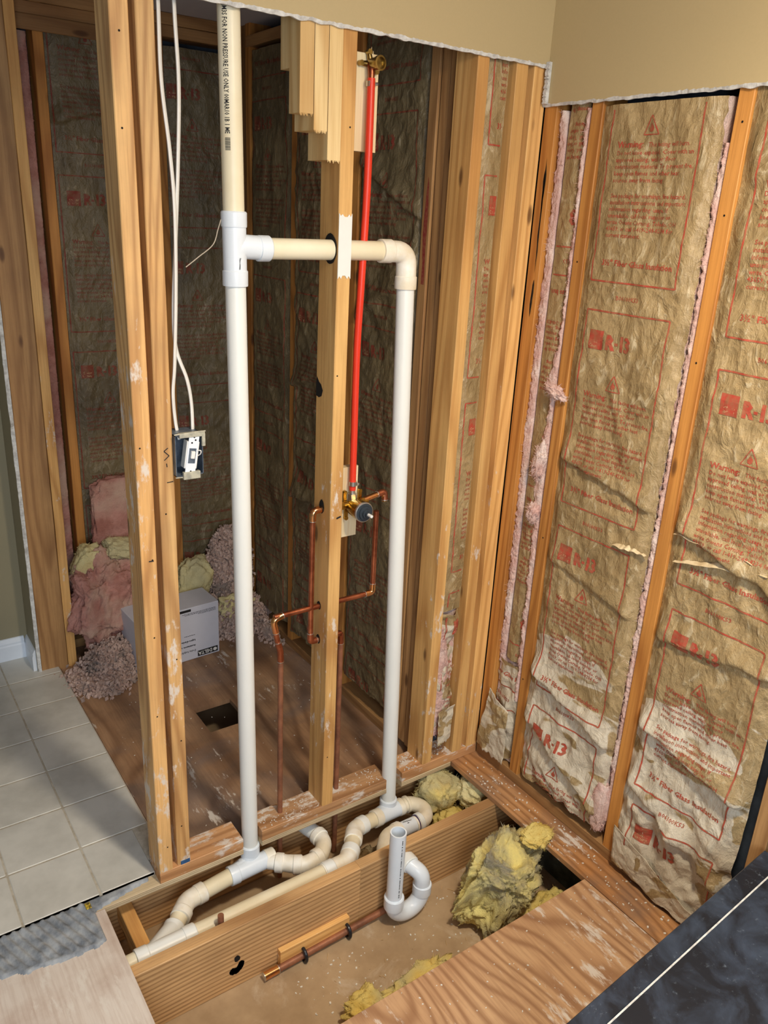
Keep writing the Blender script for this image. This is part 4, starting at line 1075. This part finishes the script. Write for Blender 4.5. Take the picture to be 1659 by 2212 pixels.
# branch bending into the joist right of the left stack
zb = zc + .004
pipe([(0.89, 1.752, zb), (0.925, 1.722, zb), (0.955, 1.702, zb)], 'pvc_cream', 0.08, RP, 'elbow_fitting')
hub((0.915, 1.728, zb), (0.75, -0.6, 0), 0.024, mat='pvc_cream')
pipe([(0.925, 1.722, zb), (0.965, 1.682, zb), (1.03, 1.680, zb), (1.075, 1.728, zb), (1.072, 1.775, zb + .002)], 'pvc_cream', 0.05, RP + 0.001, 'bend_fitting', seg=12)
hub((0.958, 1.692, zb), (0.8, -0.5, 0), 0.026, mat='pvc_cream'); hub((1.025, 1.686, zb), (1, 0.15, 0), 0.024, mat='pvc_cream'); hub((1.0725, 1.762, zb), (-0.1, 1, 0), 0.022, mat='pvc_cream')
pipe([(1.073, 1.77, zb + .002), (1.060, 1.81, zb + .002), (1.055, 1.833, zb + .002)], 'pvc_white')
# main line rising to the right vent
pipe([(0.99, my, MZ(.99)), (1.074, 1.600, -0.058), (1.112, 1.634, -0.062)], 'pvc_cream', 0.05, RP + 0.003, 'elbow_fitting')
hub((1.012, my, MZ(1.012)), (1, 0, 0), 0.034, mat='pvc_white'); hub((1.108, 1.630, -0.062), (0.7, 0.7, -0.08), 0.032, mat='pvc_white')
pipe([(1.105, 1.627, -0.062), (1.155, 1.684, -0.072)], 'pvc_old')
pipe([(1.152, 1.680, -0.072), (1.180, 1.722, -0.080), (1.222, 1.733, -0.086)], 'pvc_cream', 0.05, RP + 0.003, 'elbow_fitting')
hub((1.154, 1.683, -0.072), (0.6, 0.75, -.1), 0.028, mat='pvc_cream'); hub((1.220, 1.7325, -0.086), (1, 0.2, -.1), 0.028, mat='pvc_white')
pipe([(1.21, 1.731, -0.085), (1.29, 1.742, -0.094)], 'pvc_old')
hub((1.284, 1.741, -0.093), (1, 0.1, -.1), 0.03, mat='pvc_cream')
zr = -0.102
w3 = MB(); w3.tube(arc_path([VP(-0.085), (1.348, 1.762, zr + 0.004), (1.285, 1.744, zr + .006)], 0.04), RP + 0.003, 28)
w3.tube([(1.285, 1.742, zr + .008), (1.385, 1.752, zr)], RP + 0.003, 28)
w3.build('wye_fitting', M['pvc_new'], dv, smooth=True)
hub(VP(-0.072), (0, 0, 1), 0.036, mat='pvc_new'); hub((1.388, 1.752, zr), (1, 0, 0), 0.020, mat='pvc_cream')
# return bend and short length coming back
pipe([(1.38, 1.752, zr), (1.428, 1.752, zr), (1.458, 1.706, zr), (1.430, 1.660, zr), (1.38, 1.659, zr)], 'pvc_cream', 0.045, RP + 0.001, 'return_bend', seg=12)
hub((1.415, 1.751, zr), (1, 0, 0), 0.012, mat='pvc_cream'); hub((1.402, 1.6615, zr), (1, 0.05, 0), 0.018, mat='pvc_white')
pshort = pipe([(1.400, 1.661, zr), (1.300, 1.660, zr)], 'pvc_new')
MB().tube([(1.391, 1.661, zr), (1.387, 1.661, zr)], RP + 0.0030, 28).build('primer_ring', M['purple'], pshort, smooth=True)
# elbow down towards the joist, trap in front of it
pipe([(1.325, 1.660, zr), (1.270, 1.655, zr), (1.232, 1.615, zr - 0.01), (1.222, 1.585, zr - 0.05), (1.232, 1.545, zr - 0.055)], 'pvc_cream', 0.045, RP + 0.006, 'elbow_fitting', seg=12)
hub((1.312, 1.660, zr), (1, 0.03, 0), 0.024, r=RH + 0.002, mat='pvc_cream')
yt = 1.462
pipe([(1.236, 1.545, -0.062), (1.240, 1.50, -0.068), (1.262, yt, -0.085), (1.266, yt, -0.150)], 'pvc_new', 0.04, RP + 0.001, 'elbow_fitting', seg=12)
hub((1.240, 1.505, -0.066), (0.05, -1, -0.1), 0.028, mat='pvc_white'); hub((1.266, yt, -0.140), (0, 0, 1), 0.036, mat='pvc_new')
ub = MB(); cxm = (1.160 + 1.266) / 2; rr = (1.266 - 1.160) / 2
arc = [(1.160, yt, -0.130)] + [(cxm - rr * math.cos(a), yt, -0.150 - rr * math.sin(a)) for a in [math.pi * k / 20 for k in range(21)]] + [(1.266, yt, -0.130)]
ub.tube(arc, RP + 0.002, 28); ub.build('trap_bend', M['pvc_new'], dv, smooth=True)
hub((1.160, yt, -0.138), (0, 0, 1), 0.040, r=RH + 0.001, mat='pvc_new')
# open standpipe: real wall thickness
st = MB(); n = 32; ri = RP - 0.004
for (ra, rb, za, zb) in ((RP, RP, -0.14, 0.122), (RP, ri, 0.122, 0.122), (ri, ri, 0.122, -0.02)):
    vs = [(1.1595 + r_ * math.cos(2 * math.pi * k / n), yt + r_ * math.sin(2 * math.pi * k / n), z_) for r_, z_ in ((ra, za), (rb, zb)) for k in range(n)]
    st.add(vs, [(k, (k + 1) % n, n + (k + 1) % n, n + k) for k in range(n)])
st.add([(1.1595 + ri * math.cos(2 * math.pi * k / n), yt + ri * math.sin(2 * math.pi * k / n), -0.02) for k in range(n)], [tuple(range(n))])
sp = st.build('standpipe', M['pvc_new'], dv, smooth=True); sp['label'] = 'open bright white standpipe'
# writing on the pipes
def cyl_text(string, cx, cy, r, ztop, ang, size, bold=0.02, mat='ink', name='pipe_lettering', parent=None, lean=0.0, sx=1.0, bars=False):
    F = Flat(); F.text(string, 0, 0, size, bold, sx=sx)
    L = max(x for x, y in F.v)
    if bars:
        x = L + 0.008
        for i in range(16):
            w_ = random.choice((0.0006, 0.0011)); F.rect(x, x + w_, -0.001, size * 0.72); x += w_ + 0.0007
    F.refine(0.006)
    vs = []
    for x, y in F.v:
        a = ang + (y - size * 0.35) / r; z = ztop - x
        vs.append((cx + lean * (z - ztop) + (r + 0.0005) * math.cos(a), cy + (r + 0.0005) * math.sin(a), z))
    mb = MB(); mb.add(vs, F.f)
    return mb.build(name, M[mat], parent or dv)


aim = math.atan2(-ys, -0.82)       # side of the pipe that looks at the viewer
cyl_text('30/JM3S FOR NON PRESSURE USE ONLY 00MAR10 1B 1 ME', SX(2.195), ys, RP, 2.195, aim - 0.36, 0.0150, 0.014, lean=(sx0 - sx1) / 2.23, sx=0.66, bars=True, parent=pst)
random.seed(5)
mb = MB()
a0 = math.atan2(-yt, -1.16) + 0.62; z = 0.108
while z > -0.105:
    L = random.choice((0.002, 0.003, 0.0035)); w_ = 0.14
    vs = [(1.1595 + (RP + .0005) * math.cos(a), yt + (RP + .0005) * math.sin(a), zz) for zz in (z, z - L) for a in (a0 - w_ / 2, a0, a0 + w_ / 2)]
    mb.add(vs, [(0, 1, 4, 3), (1, 2, 5, 4)]); z -= L + random.choice((0.0018, 0.002, 0.006))
mb.build('pipe_lettering', M['ink'], sp)
mb = MB()
for (x, z_, L) in ((1.365, 0.020, .010), (1.356, 0.0205, .012), (1.36, .0175, .006), (1.373, .0195, .008), (1.348, .021, .006)):
    yy = 1.660 + (z_ - 0.0195) * 3
    mb.box(x - L / 2 - .01, x + L / 2 - .01, yy - 0.0007, yy + 0.0007, zr + RP - 0.001, zr + RP + 0.0008)
mb.build('pipe_lettering', M['ink'], pshort)

# ---------------------------------------------------------------- copper, valve, red riser
RC = 0.0080
def copper_thing(label, loc, runs, joints, rad=0.016, r=RC, name='copper_pipe'):
    root = empty(name, loc); tag(root, label, 'water pipe')
    for pts, mat in runs: MB().tube(arc_path(pts, rad, 8), r, 18).build('pipe', M[mat], root, smooth=True)
    jl = [MB().tube(arc_path(pts, rad, 8), r + 0.0016, 18).build('elbow_fitting', M[mat], root, smooth=True) for (pts, mat) in joints]
    for jk, (pts, mat) in enumerate(joints):
        for a, b in ((pts[0], pts[1]), (pts[-1], pts[-2])):
            a = Vector(a); d = (Vector(b) - a).normalized()
            MB().tube([a - d * 0.001, a + d * 0.001], r + 0.0022, 18).build('solder_ring', M['solder'], jl[jk], smooth=True)
    return root


yv = 1.800
e = 0.022
copper_thing('copper supply pipe left of the centre stud, rising from the plate with an offset bend', (0.953, yv, 0),
             [([(0.953, yv, -0.22), (0.952, yv, 0.60)], 'copper_old'), ([(0.951, yv, 0.60), (0.930, yv, 0.700)], 'copper'), ([(0.931, yv, 0.722), (1.262, yv, 0.722)], 'copper'), ([(1.262, yv, 0.722), (1.262, yv, 0.985)], 'copper')],
             [([(0.952, yv, 0.575), (0.951, yv, 0.608), (0.943, yv, 0.640)], 'copper'), ([(0.937, yv, 0.672), (0.928, yv, 0.714), (0.958, yv, 0.722)], 'copper_bright'), ([(1.235, yv, 0.722), (1.262, yv, 0.722), (1.262, yv, 0.752)], 'copper_bright')])
copper_thing('copper loop on the left face of the centre stud feeding the valve', (1.049, yv, 0.6),
             [([(1.049, yv, 0.612), (1.049, yv, 1.018)], 'copper'), ([(1.049, yv, 0.612), (1.154, yv, 0.612)], 'copper'), ([(1.049, yv, 1.018), (1.150, yv, 1.022)], 'copper_bright')],
             [([(1.049, yv, 0.99), (1.049, yv, 1.020), (1.078, yv, 1.021)], 'copper_bright'), ([(1.049, yv, 0.640), (1.049, yv, 0.612), (1.070, yv, 0.612)], 'copper')])
copper_thing('copper supply pipe right of the centre stud rising from the sole plate', (1.156, yv, 0),
             [([(1.160, yv + .004, -0.22), (1.157, yv + .004, 0.59)], 'copper_old')], [([(1.157, yv + .004, 0.575), (1.156, yv + .004, 0.612), (1.125, yv + .003, 0.612)], 'copper')])
copper_thing('copper stub between the valve and the hose bend near the right pipe', (1.25, yv, 1.02),
             [([(1.205, yv, 1.024), (1.285, yv, 1.040), (1.286, yv - 0.004, 1.012)], 'copper_bright')], [([(1.262, yv, 1.036), (1.288, yv, 1.041), (1.287, yv - 0.003, 1.016)], 'copper')])
MB_ = copper_thing('short upright copper stub standing beside the long drain pipe', (0.655, 1.576, -0.2), [([(0.652, 1.568, -0.20), (0.652, 1.568, -0.002)], 'copper_old')], [], r=0.0085)
copper_thing('dull copper pipe running along the foot of the crossing joist', (0.95, 1.49, -0.21),
             [([(0.775, 1.497, -0.215), (1.175, 1.500, -0.205)], 'copper_old')], [([(0.745, 1.4965, -0.216), (0.762, 1.4968, -0.2155), (0.790, 1.497, -0.215)], 'copper_bright')], r=0.0100)
for (x, lab) in ((0.872, 'left black plastic clamp holding the dull copper pipe'), (1.020, 'right black plastic clamp holding the dull copper pipe')):
    c = empty('pipe_clamp', (x, 1.497, -0.21)); tag(c, lab, 'clamp', 'black clamps on the copper pipe')
    zc_ = -0.2125 + (x - 0.872) * .03
    ring = [(x, 1.4985 + 0.019 * math.cos(a), zc_ + 0.021 * math.sin(a)) for a in [2 * math.pi * k / 20 for k in range(18)]]
    MB().tube(ring, 0.0052, 8).build('clamp_ring', M['black'], c, smooth=True)
    MB().box(x - 0.006, x + 0.006, 1.506, 1.5212, zc_ + 0.008, zc_ + 0.026).build('clamp_foot', M['black'], c, bevel=0.001)

# valve backing board and shower valve
b1 = board('backing_board', 'short pale new pine block behind the brass shower valve', 1.150, 1.206, yv + 0.018, yv + 0.040, 0.915, 1.125, M['new_pine'], 'z', 'board')
b2 = board('backing_board', 'pale new pine board behind the brass elbow at the top of the red pipe', 1.1145, 1.218, yv + 0.018, yv + 0.038, 1.936, 2.150, M['new_pine'], 'z', 'board')
mb = MB()
for (x, z_, h) in ((1.198, 2.148, 0.018), (1.203, 2.148, 0.010), (1.193, 2.148, 0.009), (1.207, 1.937, -0.012), (1.202, 1.937, -0.006)):
    mb.tube([(x, yv + .024, z_ - math.copysign(0.002, h)), (x + 0.001, yv + .024, z_ + h)], [0.003, 0.0004], 5)
o = mb.build('splinter', M['new_pine'], None, origin=b2.location); o.parent = b2; o.location = (0, 0, 0)

va = empty('shower_valve', (1.178, yv + 0.017, 1.0)); tag(va, 'brass shower valve with dark grey cartridge and white stem beside the centre stud', 'valve')
vx, vz = 1.182, 1.012
def lathe(prof, c, axis, n=28):
    """revolve (distance along axis, radius) pairs"""
    c = Vector(c); axis = Vector(axis).normalized(); u = axis.orthogonal().normalized(); v = axis.cross(u)
    vs = [c + axis * t_ + (u * math.cos(2 * math.pi * k / n) + v * math.sin(2 * math.pi * k / n)) * r_ for t_, r_ in prof for k in range(n)]
    fs = [(i * n + k, i * n + (k + 1) % n, (i + 1) * n + (k + 1) % n, (i + 1) * n + k) for i in range(len(prof) - 1) for k in range(n)]
    fs.append(tuple(range(n - 1, -1, -1))); fs.append(tuple((len(prof) - 1) * n + k for k in range(n)))
    m_ = MB(); m_.add(vs, fs); return m_


ax = (0, -1, 0)
lathe([(-0.012, 0.018), (-0.002, 0.022), (0.004, 0.025), (0.030, 0.0275), (0.050, 0.0285), (0.052, 0.026)], (vx, yv, vz), ax).build('valve_body', M['brass'], va, smooth=True)
lathe([(0.050, 0.0292), (0.056, 0.0292), (0.057, 0.0268)], (vx, yv, vz), ax).build('bonnet_ring', M['solder'], va, smooth=True)
cart = lathe([(0.052, 0.0262), (0.058, 0.0262), (0.0582, 0.020), (0.064, 0.0195), (0.0642, 0.013), (0.071, 0.0125), (0.0712, 0.008), (0.078, 0.0078)], (vx, yv, vz), ax); cart = cart.build('cartridge', M['dark_plastic'], va, smooth=True)
lathe([(0.070, 0.0048), (0.094, 0.0044), (0.095, 0.002)], (vx, yv, vz), ax, 12).build('valve_stem', M['white_plastic'], cart, smooth=True)
mb = MB(); mb.tube([(vx - 0.040, yv, vz + .008), (vx + 0.045, yv, vz + 0.010)], 0.0105, 18); mb.tube([(vx - 0.046, yv, vz + .008), (vx - 0.036, yv, vz + .008)], 0.0125, 6); mb.tube([(vx + 0.026, yv, vz + .010), (vx + 0.034, yv, vz + .010)], 0.0125, 6)
mb.build('inlet_arm', M['brass'], va, smooth=True)
mb = MB(); mb.tube([(vx - .004, yv, vz + 0.018), (vx - .006, yv, vz + 0.040)], 0.012, 6); mb.tube([(vx - .006, yv, vz + 0.040), (vx - .006, yv, vz + 0.058)], 0.0085, 18)
mb.build('outlet_arm', M['solder'], va, smooth=True)
for (dx, z_a, z_b) in ((0.026, 0.005, 0.040), (-0.018, -0.004, -0.036), (-0.024, 0.012, 0.042)):
    mb = MB(); mb.box(vx + dx - 0.0055, vx + dx + 0.0055, yv + 0.008, yv + 0.013, vz + min(z_a, z_b), vz + max(z_a, z_b)); mb.tube([(vx + dx, yv + 0.014, vz + z_b), (vx + dx, yv + 0.0065, vz + z_b)], 0.0062, 14)
    mb.build('mounting_ear', M['brass'], va, smooth=True)

px = empty('red_water_pipe', (1.176, yv, 1.08)); tag(px, 'bright red flexible water pipe rising from the valve to the brass elbow', 'water pipe')
path = [(1.176, yv, 1.062), (1.175, yv, 1.20), (1.171, yv - .004, 1.45), (1.171, yv - .012, 1.62), (1.179, yv - .010, 1.85), (1.183, yv - 0.004, 2.095)]
# smooth spline through the points
def spline(P, n=12):
    P = [Vector(p) for p in P]; out = []
    for i in range(len(P) - 1):
        a = P[max(0, i - 1)]; b = P[i]; c = P[i + 1]; d = P[min(len(P) - 1, i + 2)]
        for k in range(n):
            t_ = k / n
            out.append(0.5 * ((2 * b) + (c - a) * t_ + (2 * a - 5 * b + 4 * c - d) * t_ * t_ + (3 * b - a - 3 * c + d) * t_ ** 3))
    out.append(P[-1]); return out


MB().tube(spline(path), 0.0095, 20).build('pipe', M['pex'], px, smooth=True)
for zz, xx in ((1.082, 1.176), (2.083, 1.183)):
    MB().tube([(xx, yv - .002, zz - 0.006), (xx, yv - .002, zz + 0.006)], 0.0112, 20).tube([(xx + .008, yv - .012, zz), (xx + .012, yv - .016, zz)], 0.004, 8).build('crimp_ring', M['solder'], px, smooth=True)

el = empty('shower_elbow', (1.187, yv + 0.016, 2.12)); tag(el, 'brass wall elbow screwed to the pale board at the top of the red pipe', 'pipe fitting')
mb = MB(); mb.tube([(1.183, yv - 0.004, 2.090), (1.184, yv - 0.002, 2.112), (1.186, yv + 0.002, 2.124)], [0.007, 0.009, 0.012], 16)
mb.build('elbow_inlet', M['copper'], el, smooth=True)
lathe([(-0.012, 0.010), (-0.004, 0.0125), (0.010, 0.0135), (0.022, 0.0145), (0.0225, 0.0165), (0.030, 0.0165), (0.0305, 0.0125), (0.024, 0.012)], (1.188, yv, 2.126), (0.1, -1, 0)).build('elbow_body', M['old_brass'], el, smooth=True)
for (dx, dz) in ((-0.006, 0.026), (-0.028, 0.000), (0.016, -0.014)):
    mb = MB(); mb.tube([(1.188, yv + 0.008, 2.126), (1.188 + dx, yv + 0.010, 2.126 + dz)], [0.008, 0.0055], 10); mb.tube([(1.188 + dx, yv + 0.016, 2.126 + dz), (1.188 + dx, yv + 0.003, 2.126 + dz)], 0.0062, 12)
    mb.build('mounting_ear', M['old_brass'], el, smooth=True)

# ---------------------------------------------------------------- electrics
sb = empty('switch_box', (0.69, AY + 0.02, 1.2)); tag(sb, 'open steel switch box with a white toggle switch on the second stud', 'electrical box')
x0, x1, z0, z1, y0, y1 = 0.6445, 0.712, 1.193, 1.292, AY - 0.010, AY + 0.060
mb = MB(); tk = 0.0016
mb.box(x0, x0 + tk, y0, y1, z0, z1); mb.box(x1 - tk, x1, y0, y1, z0, z1); mb.box(x0, x1, y1 - tk, y1, z0, z1)
mb.box(x0, x1, y0, y1, z0, z0 + tk); mb.box(x0, x1, y0, y1, z1 - tk, z1)
mb.build('box_shell', M['galv'], sb)
for bb in ((x0 + 0.010, x1 + 0.005, y0 - 0.004, y0 + 0.012, z1 - 0.006, z1 + 0.004), (x0 + 0.016, x1 - 0.010, y0 - 0.006, y0 + 0.004, z0 - 0.008, z0 + 0.010), (x1 - 0.003, x1 + 0.005, y0 - 0.005, y0 + 0.002, z1 - 0.030, z1)):
    MB().box(*bb).build('splattered_tab', M['plaster_steel'], sb, bevel=0.0008)
MB().tube([(x0 - 0.002, y0 - 0.001, z1 + 0.003), (x1 + 0.006, y0 - 0.003, z1 + 0.006)], 0.0016, 8).build('mounting_nail', M['plaster_steel'], sb)
MB().tube([(x0 - 0.002, y0, z0 - 0.002), (x1 - 0.02, y0, z0 - 0.004)], 0.0014, 8).build('mounting_nail', M['plaster_steel'], sb)
rm = Matrix.Translation((0.684, y0 - 0.002, 1.241)) @ Matrix.Rotation(R(9), 4, 'Y')
mb = MB(); mb.box(-0.0125, 0.0125, 0, 0.0016, -0.052, 0.052, mat=rm); sw = mb.build('switch_strap', M['white_trim'], sb, bevel=0.0004)
mb = MB(); mb.box(-0.0155, 0.0155, 0.0016, 0.024, -0.032, 0.034, mat=rm); swb = mb.build('switch_body', M['white_plastic'], sb, bevel=0.001)
mb = MB(); mb.box(-0.0085, 0.0085, -0.0010, 0.0, -0.018, 0.018, mat=rm); mb.build('toggle_frame', M['galv'], swb)
mb = MB(); mb.box(-0.0050, 0.0050, -0.007, 0.0, -0.006, 0.012, mat=rm); mb.build('toggle_lever', M['white_plastic'], swb, bevel=0.0012)
for (u_, v_) in ((0, 0.045), (0.004, 0.038), (-0.004, 0.031), (0.001, -0.038), (0.005, -0.046)):
    MB().tube([rm @ Vector((u_, -0.0004, v_)), rm @ Vector((u_, 0.0002, v_))], 0.0022, 10).build('screw_hole', M['hole'], sw)
mb = MB(); mb.tube(spline([(0.695, y0 + 0.012, 1.232), (0.703, y0 - 0.004, 1.243), (0.704, y0 - .006, 1.252), (0.698, y0 - 0.002, 1.252)]), 0.0014, 8); mb.build('switch_wire', M['cable'], sb, smooth=True)
cy_ = AY + 0.045
def cable(label, pts): return tag(MB().tube(spline(pts, 14), 0.0062, 14, flat=0.6).build('electrical_cable', M['cable'], smooth=True), label, 'cable')


cable('left white electrical cable hugging the stud down to the switch box', [(0.668, cy_, 2.42), (0.668, cy_, 2.17), (0.668, cy_, 2.03), (0.680, cy_, 1.90), (0.686, cy_, 1.78), (0.682, cy_, 1.62), (0.672, cy_, 1.45), (0.665, cy_, 1.38), (0.668, cy_, 1.31), (0.672, cy_ - 0.01, 1.27)])
cable('right white electrical cable bowing outwards above the switch box', [(0.704, cy_ + 0.002, 2.42), (0.702, cy_ + 0.002, 2.18), (0.706, cy_ + 0.002, 2.03), (0.700, cy_ + 0.006, 1.88), (0.690, cy_ + .011, 1.72), (0.678, cy_ + .010, 1.57), (0.680, cy_ + 0.008, 1.48), (0.700, cy_, 1.41), (0.709, cy_, 1.35), (0.706, cy_ - 0.01, 1.28)])
tag(MB().tube(spline([(0.703, cy_ - 0.01, 1.663), (0.735, 1.790, 1.685), (0.770, 1.79, 1.712), (0.782, 1.788, 1.745), (0.789, 1.787, 1.766)]), 0.0012, 6).build('cobweb_thread', M['wire_tan'], smooth=True), 'dusty thread hanging between the cables and the left pipe', 'thread')

# ---------------------------------------------------------------- carton
bx = empty('cardboard_box', (0.850, 2.826, 0.0), math.atan2(0.021, 0.361)); tag(bx, 'closed grey-white cardboard carton with black brand label lying upside down', 'box')
W_, D_, H_ = 0.362, 0.150, 0.243
def kid(mb, name, mat, parent, **k):
    o = mb.build(name, mat, None, origin=(0, 0, 0), **k); o.parent = parent; o.location = (0, 0, 0); return o


kid(MB().box(0, W_, 0, D_, 0.001, H_), 'carton_body', M['carton'], bx, bevel=0.0015)
def on_front(F, mat, name, mats=None):
    mb = MB(); mb.add([(x, -0.0006, z) for x, z in F.v], F.f); return kid(mb, name, M[mat], bx)


F = Flat(); F.rect(W_ - 0.100, W_ - 0.008, 0.008, 0.034); lpn = on_front(F, 'ink', 'label_panel')
F = Flat(); F.text('DELTA', W_ - 0.034, 0.0285, 0.022, 0.03, rot=True, sx=0.95)
mb = MB(); mb.add([(x, -0.0012, z) for x, z in F.v], F.f); kid(mb, 'brand_lettering', M['white_plastic'], lpn)
mb = MB(); mb.add([(W_ - 0.021 + 0.009 * math.cos(a), -0.0012, 0.021 + 0.008 * math.sin(a)) for a in [k * math.pi / 6 for k in range(12)]], [tuple(range(12))]); kid(mb, 'brand_emblem', M['white_plastic'], lpn)
F = Flat()
for i, (s_, sz) in enumerate((('Delta helpline', .013), ('Assistance at Delta', .013), ('Ligne d\'aide Delta', .013))):
    F.text(s_, W_ - 0.108, 0.046 + i * 0.024, sz, 0.012, rot=True)
on_front(F, 'ink', 'small_print'); F = Flat()
for (xa, xb, z_) in ((0.20, 0.35, 0.2165), (0.21, 0.35, 0.2110), (0.27, 0.35, 0.2055), (0.20, 0.252, 0.066), (0.19, 0.252, 0.090), (0.205, 0.252, 0.114)):
    x = xa
    while x < xb: L = random.uniform(0.003, 0.009); F.rect(x, min(xb, x + L), z_, z_ + 0.0022); x += L + 0.0018
on_front(F, 'ink', 'fine_print_rows')
F = Flat(); F.rect(0.165, 0.238, H_ - 0.017, H_ - 0.006); on_front(F, 'ink', 'label_panel')
mb = MB(); mb.box(0.012, 0.115, 0.014, 0.038, H_, H_ + 0.0006); lpt = kid(mb, 'label_panel', M['ink'], bx)
F = Flat(); F.text('DELTA', 0.10, 0.033, 0.020, 0.02, rot=True); mb = MB(); mb.add([(x, y, H_ + 0.0012) for x, y in F.v], F.f); kid(mb, 'brand_lettering', M['white_plastic'], lpt)

# ---------------------------------------------------------------- black marble ledge at lower right
tb = empty('marble_ledge', (0.95, 0.10, 0)); tag(tb, 'dusty black marble tiled ledge with a white grout line, lower right', 'ledge')
def prism(poly, z0, z1, name, mat, bevel=0.0):
    n = len(poly); mb = MB()
    mb.add([(x, y, z0) for x, y in poly] + [(x, y, z1) for x, y in poly], [tuple(range(n)), tuple(range(2 * n - 1, n - 1, -1))] + [(k, n + k, n + (k + 1) % n, (k + 1) % n) for k in range(n)])
    o = mb.build(name, M[mat], tb, bevel=bevel)
    bm = bmesh.new(); bm.from_mesh(o.data); bmesh.ops.recalc_face_normals(bm, faces=bm.faces); bm.to_mesh(o.data); bm.free()
    return o


def LY(x, off=0.0): return 0.6555 + (x - 0.95) * 0.0734 - off
xa, xb = 0.92, 1.700
prism([(xa, -0.5), (xb, -0.5), (xb, LY(xb, .04)), (xa, LY(xa, .04))], 0.002, 0.372, 'ledge_body', 'marble')
prism([(xa - .008, LY(xa, .0475)), (xb, LY(xb, .0475)), (xb, LY(xb, 0)), (xa - .008, LY(xa, 0))], 0.373, 0.394, 'ledge_trim', 'marble', 0.002)
prism([(xa - .008, -0.5), (xb, -0.5), (xb, LY(xb, .0500)), (xa - .008, LY(xa, .0500))], 0.373, 0.394, 'ledge_slab', 'marble', 0.0015)
prism([(xa - .006, LY(xa, .0505)), (xb - .001, LY(xb, .0505)), (xb - .001, LY(xb, .0470)), (xa - .006, LY(xa, .0470))], 0.375, 0.3938, 'grout_line', 'gypsum')

# ---------------------------------------------------------------- crumbs and splinters
def crumbs(label, x0, x1, y0, y1, z, n, seed, size=(0.0012, 0.0035), mat='dust'):
    rnd = random.Random(seed); mb = MB()
    for i in range(n):
        x, y = rnd.uniform(x0, x1), rnd.uniform(y0, y1); s = rnd.uniform(*size); a = rnd.uniform(0, 3.14)
        rmx = Matrix.Translation((x, y, z)) @ Matrix.Rotation(a, 4, 'Z')
        mb.box(-s, s, -s * rnd.uniform(0.3, 0.9), s * 0.6, 0.0, s * 0.7, mat=rmx)
    return tag(mb.build('debris', M[mat], origin=((x0 + x1) / 2, (y0 + y1) / 2, z)), label, 'debris', kind='stuff')


crumbs('white plaster crumbs scattered on the right plywood strip', 1.61, 1.71, 0.75, 1.73, 0.0, 150, 1)
crumbs('plaster crumbs on the front plywood sheet', 0.9, 1.6, 0.75, 1.12, 0.0, 90, 2, (0.001, 0.0026))
crumbs('crumbs and shavings on the drywall in the floor opening', 0.8, 1.6, 1.2, 1.48, -0.232, 150, 3, (0.0012, 0.0034))
crumbs('plaster crumbs along the sole plate between the pipes', 0.88, 1.32, 1.76, 1.835, PT, 160, 4, (0.0008, 0.0022))
crumbs('pale crumbs on the alcove plywood', 0.65, 1.45, 1.9, 2.8, 0.0, 90, 5, (0.0008, 0.0024))
crumbs('plaster crumbs on the sole plate right of the right pipe', 1.40, 1.70, 1.755, 1.83, PT, 160, 6, (0.0008, 0.003))
rnd = random.Random(3); mb = MB()
for i in range(40):
    x, y = rnd.uniform(0.9, 1.6), rnd.uniform(1.2, 1.5); a = rnd.uniform(0, 3.14); L = rnd.uniform(0.006, 0.022)
    mb.tube([(x, y, -0.2305), (x + L * math.cos(a), y + L * math.sin(a), -0.2295)], 0.0006, 4)
tag(mb.build('wood_splinters', M['sliver']), 'thin wood splinters strewn on the drywall in the floor opening', 'debris', kind='stuff')

for o in bpy.data.objects:
    if '_w' in o: del o['_w']
